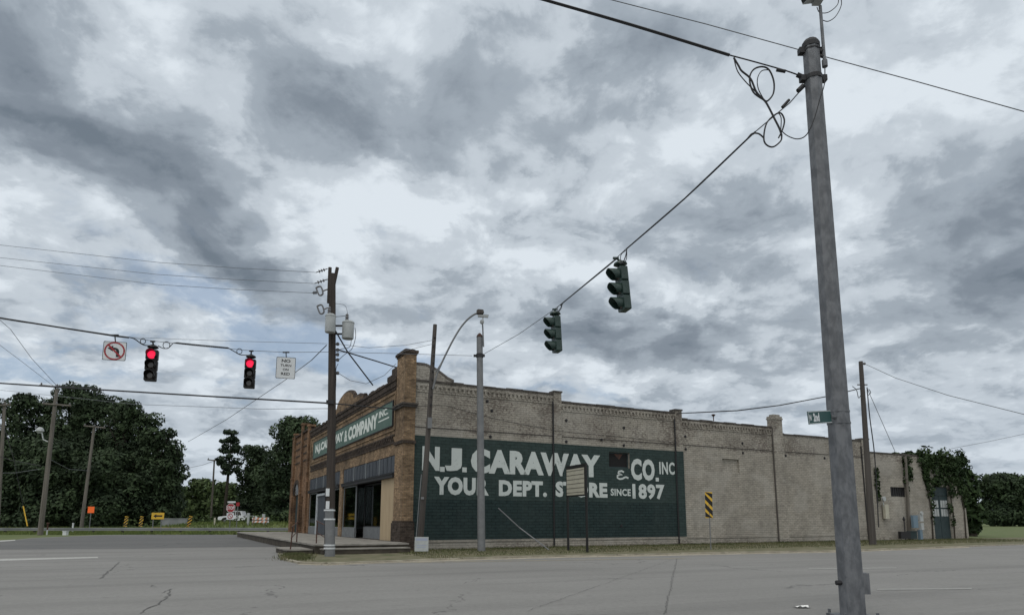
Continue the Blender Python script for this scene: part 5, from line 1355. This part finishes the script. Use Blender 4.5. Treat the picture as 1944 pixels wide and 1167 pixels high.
# ------------------------------------------------------------------ left background poles
def bgpole(bx, by_, tx, ty, D, r, label, arms=(), lamp=None, m='wood_grey'):
    a = at(bx,by_,D); a.z = min(a.z,0); b = at(tx,ty,D)
    t = thing('utility_pole', tuple(a), label, 'pole', group='timber poles beyond the road')
    mb = MB(); mb.tube([a,b],[r,r*.65],8); obj('pole_shaft', mb, M[m], t)
    for (x0,y0,x1,y1) in arms:
        p,q = at(x0,y0,D-.2), at(x1,y1,D-.2); mb = MB(); d = q-p
        mb.tube([p,q],.09,4)
        ar = obj('crossarm', mb, M[m], t)
        for k in (.05,.5,.95):
            mb = MB(); mb.lathe([(.05,0),(.1,.1),(.04,.24)], p+d*k+UP*.06, 6); obj('insulator', mb, M['porcelain'], ar)
    if lamp:
        mb = MB(); mb.tube([at(x,y,D-.2) for x,y in lamp], .06, 6); la = obj('lamp_arm', mb, M['tank'], t)
        c = at(*lamp[-1],D-.2); mb = MB(); mb.lathe([(.15,-.35),(.38,-.1),(.3,.15),(.12,.3)], c, 10); obj('lamp_head', mb, M['tank'], la)
bgpole(76,1015,108,738,66.8,.26,'weathered grey timber pole with street lamp and long crossarm before the oaks',[(75,731,142,737),(80,766,135,770)],lamp=[(91,838),(82,834),(80,823),(76,816)])
bgpole(-6,1012,9,763,70,.22,'timber pole cut by the left edge of the photo',[(-10,770,20,768)])
bgpole(154,1004,179,809,84,.23,'timber pole with a single crossarm left of the orange sign',[(159,808,200,812)])
bgpole(224,1000,235,890,118,.17,'distant slim pole with a crossarm behind the first striped marker',[(220,891,248,893)])
bgpole(400,998,407,872,106,.19,'distant pale pole with a crossarm left of the pine',[(394,872,422,875)])
wire('overhead_wire', [at(-30,855,70),at(20,873,69),at(78,884,67)], .035, 'dark low cable from the left edge to the street lamp pole', 'wire')
wire('overhead_wire', [at(-30,898,72),at(30,897,70),at(75,890,67)], .025, 'lower pale cable left of the street lamp pole', 'wiregrey')
wire('overhead_wire', [at(96,872,67),at(130,890,76),at(168,893,84),at(230,890,116)], .03, 'sagging cable between the timber poles before the oaks', 'wiregrey')
wire('guy_wire', [at(9,815,70),at(26,870,70),at(44,960,71)], .03, 'dark guy wire left of the street lamp pole', 'wire')
mb = MB(); mb.tube([at(44,960,71),at(52,998,71)],.06,6); obj('guy_guard', mb, M['yellow'], None, label='yellow plastic guy wire guard in front of the dark trees at left', cat='guy guard')
wire('overhead_wire', [at(407,874,106),at(385,882,108),at(300,900,118)], .03, 'faint wire left of the distant pale pole', 'wiregrey')
wire('overhead_wire', [at(180,735,66),at(140,733,66),at(105,731,66)], .03, 'short dark line along the long crossarm', 'wire')

# markers and signs beyond the rail
for bx, lab in ((238,'left of the two close striped markers behind the guardrail'),(267,'right of the two close striped markers behind the guardrail')):
    g_ = Vector((at(bx,1000,77).x,77,0)); marker(g_, .42, 1.15, at(bx,989,77).z, R(-6), lab, 3, (0,-1,0), flip=1, group='striped object markers', m_='yellow')
g_ = Vector((at(359,1000,77).x,77,0)); marker(g_, .42, 1.25, at(359,989,77).z, R(-12), 'striped marker at the right end of the yellow barrier', 3, (0,-1,0), flip=1)
def rsign(px0,py0,px1,py1,D,label,m,painter=None,shape=None,posts=(0,),name='road_sign', pw=.04):
    a = at(px0,py1,D); b = at(px1,py0,D); W_ = b.x-a.x; H_ = b.z-a.z; c = Vector(((a.x+b.x)/2,D,(a.z+b.z)/2))
    t = thing(name, (c.x,D,0), label, 'sign'); F_ = frame(c,(1,0,0),(0,0,1))
    mb = MB()
    if shape == 'oct':
        r_ = W_/2/math.cos(math.pi/8); mb.prism([(r_*math.cos(math.pi/8+math.pi/4*k),r_*math.sin(math.pi/8+math.pi/4*k)) for k in range(8)],F_,-.01,0)
    else: mb.box((-W_/2,-H_/2,-.01),(W_/2,H_/2,0),F_)
    pn = obj('panel', mb, M[m], t)
    for q in posts:
        mb = MB(); mb.tube([(c.x+q*W_/2,D+.05,-.1),(c.x+q*W_/2,D+.05,c.z+H_*.3)],pw,6); obj('post', mb, M['galv_far'], t)
    if painter: painter(F_,W_,H_,pn,t)
    return t
def p_arrow(F,W_,H_,pn,t):
    mb = MB(); P = [(-.36,0),(-.12,.3),(-.12,.12),(.36,.12),(.36,-.12),(-.12,-.12),(-.12,-.3)]
    mb.prism([(x*W_,y*H_) for x,y in P],F,.002,.006); 
    obj('arrow', mb, M['signblack'], pn)
rsign(287,972.5,312,985,74,'yellow rectangular sign with black left arrow above the yellow barrier','yellow',p_arrow,posts=(-.7,.6),pw=.05)
rsign(166,961,179.5,973,76,'small orange square work sign behind the guardrail','orangesign')
def p_stop(F,W_,H_,pn,t):
    mb = MB(); n=8; r_=W_/2/math.cos(math.pi/8)
    for k in range(8):
        a0,a1=math.pi/8+math.pi/4*k,math.pi/8+math.pi/4*(k+1)
        mb.add([F@Vector((q*r_*math.cos(a),q*r_*math.sin(a),.004)) for q,a in ((.90,a0),(.98,a0),(.98,a1),(.90,a1))],[(0,1,2,3)])
    put_text(mb,'STOP',F,-W_*.40,W_*.40,-H_*.18,H_*.18,.005,.03); obj('lettering', mb, M['signwhite'], pn)
    s=W_/2; mb = MB(); mb.box((-s*.82,-s*2.6,-.02),(s*.82,-s*1.12,-.008),F); lw = obj('lower_panel', mb, M['signwhite'], t)
    mb = MB()
    for j in range(16):
        a,b=2*math.pi*j/16,2*math.pi*(j+1)/16
        mb.add([F@Vector((q*s*math.cos(tt),-s*1.86+q*s*math.sin(tt),-.004)) for q,tt in ((.44,a),(.6,a),(.6,b),(.44,b))],[(0,1,2,3)])
    mb.add([F@Vector(v) for v in ((-.35*s,-1.55*s,-.005),(-.25*s,-1.45*s,-.005),(.35*s,-2.15*s,-.005),(.25*s,-2.25*s,-.005))],[(0,1,2,3)])
    obj('prohibition_ring', mb, M['signred'], lw)
    mb = MB(); mb.box((-s*.8,s*1.12,-.02),(s*1.0,s*1.5,-.008),F); obj('street_plate', mb, M['signwhite'], t)
rsign(429,954.5,447,972.5,73.5,'red octagonal STOP sign with small white no turn plate below it','signred',p_stop,shape='oct')
rsign(448,953,455,960,76,'small red and white plate just right of the stop sign','signred')
# yellow bridge barrier
a = gnd(287,1000); D_=80; x0 = at(286,1000,D_).x; x1 = at(357,1000,D_).x
t = thing('bridge_barrier', ((x0+x1)/2,D_,0), 'low yellow barrier wall with grey rail behind the guardrail', 'barrier')
mb = MB(); n=7
for k in range(n): mb.box((x0+(x1-x0)*k/n+.02,D_,-.1),(x0+(x1-x0)*(k+1)/n-.02,D_+.25,.62))
obj('panels', mb, M['barrier'], t)
mb = MB(); z0_ = at(300,994,D_+6).z; z1_ = at(300,985,D_+6).z; xa = at(305,990,D_+6).x; xb_ = at(355,990,D_+6).x; mb.box((xa,D_+6,0),(xb_,D_+6.3,z1_))
mb.box((xa-.1,D_+5.95,z1_+.001),(xb_+.1,D_+6.35,z1_+.12)); obj('grey_parapet', mb, M['rail'], t)
# barricade
D_=82; x0=at(478,995,D_).x; x1=at(510,995,D_).x; zc=at(495,993,D_).z
BZ=bank_z((x0+x1)/2,D_)
t = thing('barricade', ((x0+x1)/2,D_,BZ), 'white and orange striped barricade right of the pickup truck', 'barricade')
for i,z in enumerate((.72,.36)):
    mb = MB(); z += BZ-.05; mb.box((x0,D_,z),(x1,D_+.03,z+.26)); bd = obj('board', mb, M['signwhite'], t)
    mb = MB(); wS=(x1-x0)/8
    for k in range(0,8,2):
        mb.add([(x0+k*wS,D_-.004,z),(x0+(k+1)*wS,D_-.004,z),(min(x1,x0+(k+1.6)*wS),D_-.004,z+.26),(x0+(k+.6)*wS,D_-.004,z+.26)],[(0,1,2,3)])
    obj('orange_stripes', mb, M['stripe_pale'], bd)
for x in (x0+.2,x1-.2):
    mb = MB(); mb.tube([(x,D_+.05,BZ+1.0),(x,D_-.3,BZ)],.03,6); mb.tube([(x,D_+.05,BZ+1.0),(x,D_+.4,BZ)],.03,6); obj('leg', mb, M['galv_far'], t)
# white utility pedestals and posts
def stub(px,py0,py1,D,w_,m,label,nm='marker_post'):
    a=at(px,py1,D); b=at(px,py0,D); t=thing(nm,(a.x,D,0),label,'marker post'); mb=MB(); mb.box((a.x-w_/2,D-w_/2,-.05),(a.x+w_/2,D+w_/2,b.z*.86)); bd_=obj('post',mb,M[m],t)
    mb=MB(); mb.box((a.x-w_*.6,D-w_*.6,b.z*.861),(a.x+w_*.6,D+w_*.6,b.z)); obj('cap',mb,M[m],t)
stub(124,1007,1015,67,.36,'signwhite','squat white box in front of the guardrail','utility_pedestal')
stub(138,992,1003,76,.12,'signwhite','thin white post behind the guardrail')
t=thing('marker_post',(at(89,1012,68).x,68,0),'thin post with rusty top and white foot beside the street lamp pole','marker post'); a=at(89,1012,68)
mb=MB(); mb.tube([(a.x,68,0),(a.x,68,.5)],.06,6); obj('white_foot',mb,M['signwhite'],t); mb=MB(); mb.tube([(a.x,68,.5),(a.x,68,at(89,993,68).z)],.07,6); mb.lathe([(.1,0),(.14,.1),(.1,.2)],(a.x,68,at(89,995,68).z),8); obj('rusty_top',mb,M['rust'],t)
stub(407,982,999,82,.14,'letterboard','short pale post left of the stop sign')
stub(471,973,990,82,.22,'tank','left of the two short pale posts before the pickup truck')
stub(500,975,990,83,.24,'tank','right of the two short pale posts before the pickup truck')

# pickup truck
TD=93; xl=at(413,985,TD).x; xr=at(488,985,TD).x; k=(xr-xl)/5.8
TZ=bank_z((xl+xr)/2,TD)
t = thing('pickup_truck', ((xl+xr)/2,TD,TZ), 'white pickup truck parked under the dark trees behind the stop sign', 'pickup truck')
zT=.35
def tp(x,z): return (xl+x*k, zT*0+z*k)
F_ = frame((0,TD,TZ),(1,0,0),(0,0,1))
body=[(0.05,.55),(0,.8),(.1,1.0),(1.4,1.14),(5.75,1.14),(5.8,.6),(5.2,.5),(5.0,.8),(4.55,.9),(4.1,.8),(3.9,.45),(1.75,.45),(1.55,.8),(1.1,.9),(.7,.8),(.5,.5)]
mb=MB(); mb.prism([(xl+x*k,z*k) for x,z in body],F_,-1.9*k,0); obj('body',mb,M['truckwhite'],t)
cab=[(1.3,1.145),(2.0,1.78),(3.3,1.82),(3.6,1.145)]
mb=MB(); mb.prism([(xl+x*k,z*k) for x,z in cab],F_,-1.75*k,-.12*k); cb_=obj('cab',mb,M['truckwhite'],t)
for wn in ([(1.5,1.2),(2.05,1.7),(2.5,1.72),(2.5,1.2)],[(2.58,1.2),(2.58,1.72),(3.2,1.74),(3.42,1.2)]):
    mb=MB(); mb.prism([(xl+x*k,z*k) for x,z in wn],F_,-.119*k,-.10*k); obj('window',mb,M['lens_off'],cb_)
for x in (1.12,4.55):
    for dz in (-.22,-1.85):
        Fw=F_@Matrix.Translation((xl+x*k,.38*k,0)); mb=MB(); mb.disc(Fw,.38*k,(dz)*k,(dz+.2)*k,18); wh=obj('wheel',mb,M['tyre'],t)
        if dz>-1: mb=MB(); mb.disc(Fw,.22*k,(dz+.201)*k,(dz+.215)*k,12); obj('rim',mb,M['galv_far'],wh)
# scrap of paper on the road
g_=gnd(1522,1153); mb=MB(); pts=[]; 
V=[]; 
for j in range(5):
    for i in range(6): V.append((g_.x-.11+i*.045+random.uniform(-.01,.01), g_.y-.08+j*.04+random.uniform(-.01,.01), .012+random.uniform(0,.035)))
mb.add(V,[(j*6+i,j*6+i+1,(j+1)*6+i+1,(j+1)*6+i) for j in range(4) for i in range(5)])
obj('paper_scrap', mb, M['paper'], None, label='crumpled white paper scrap lying on the road left of the near pole', cat='litter')
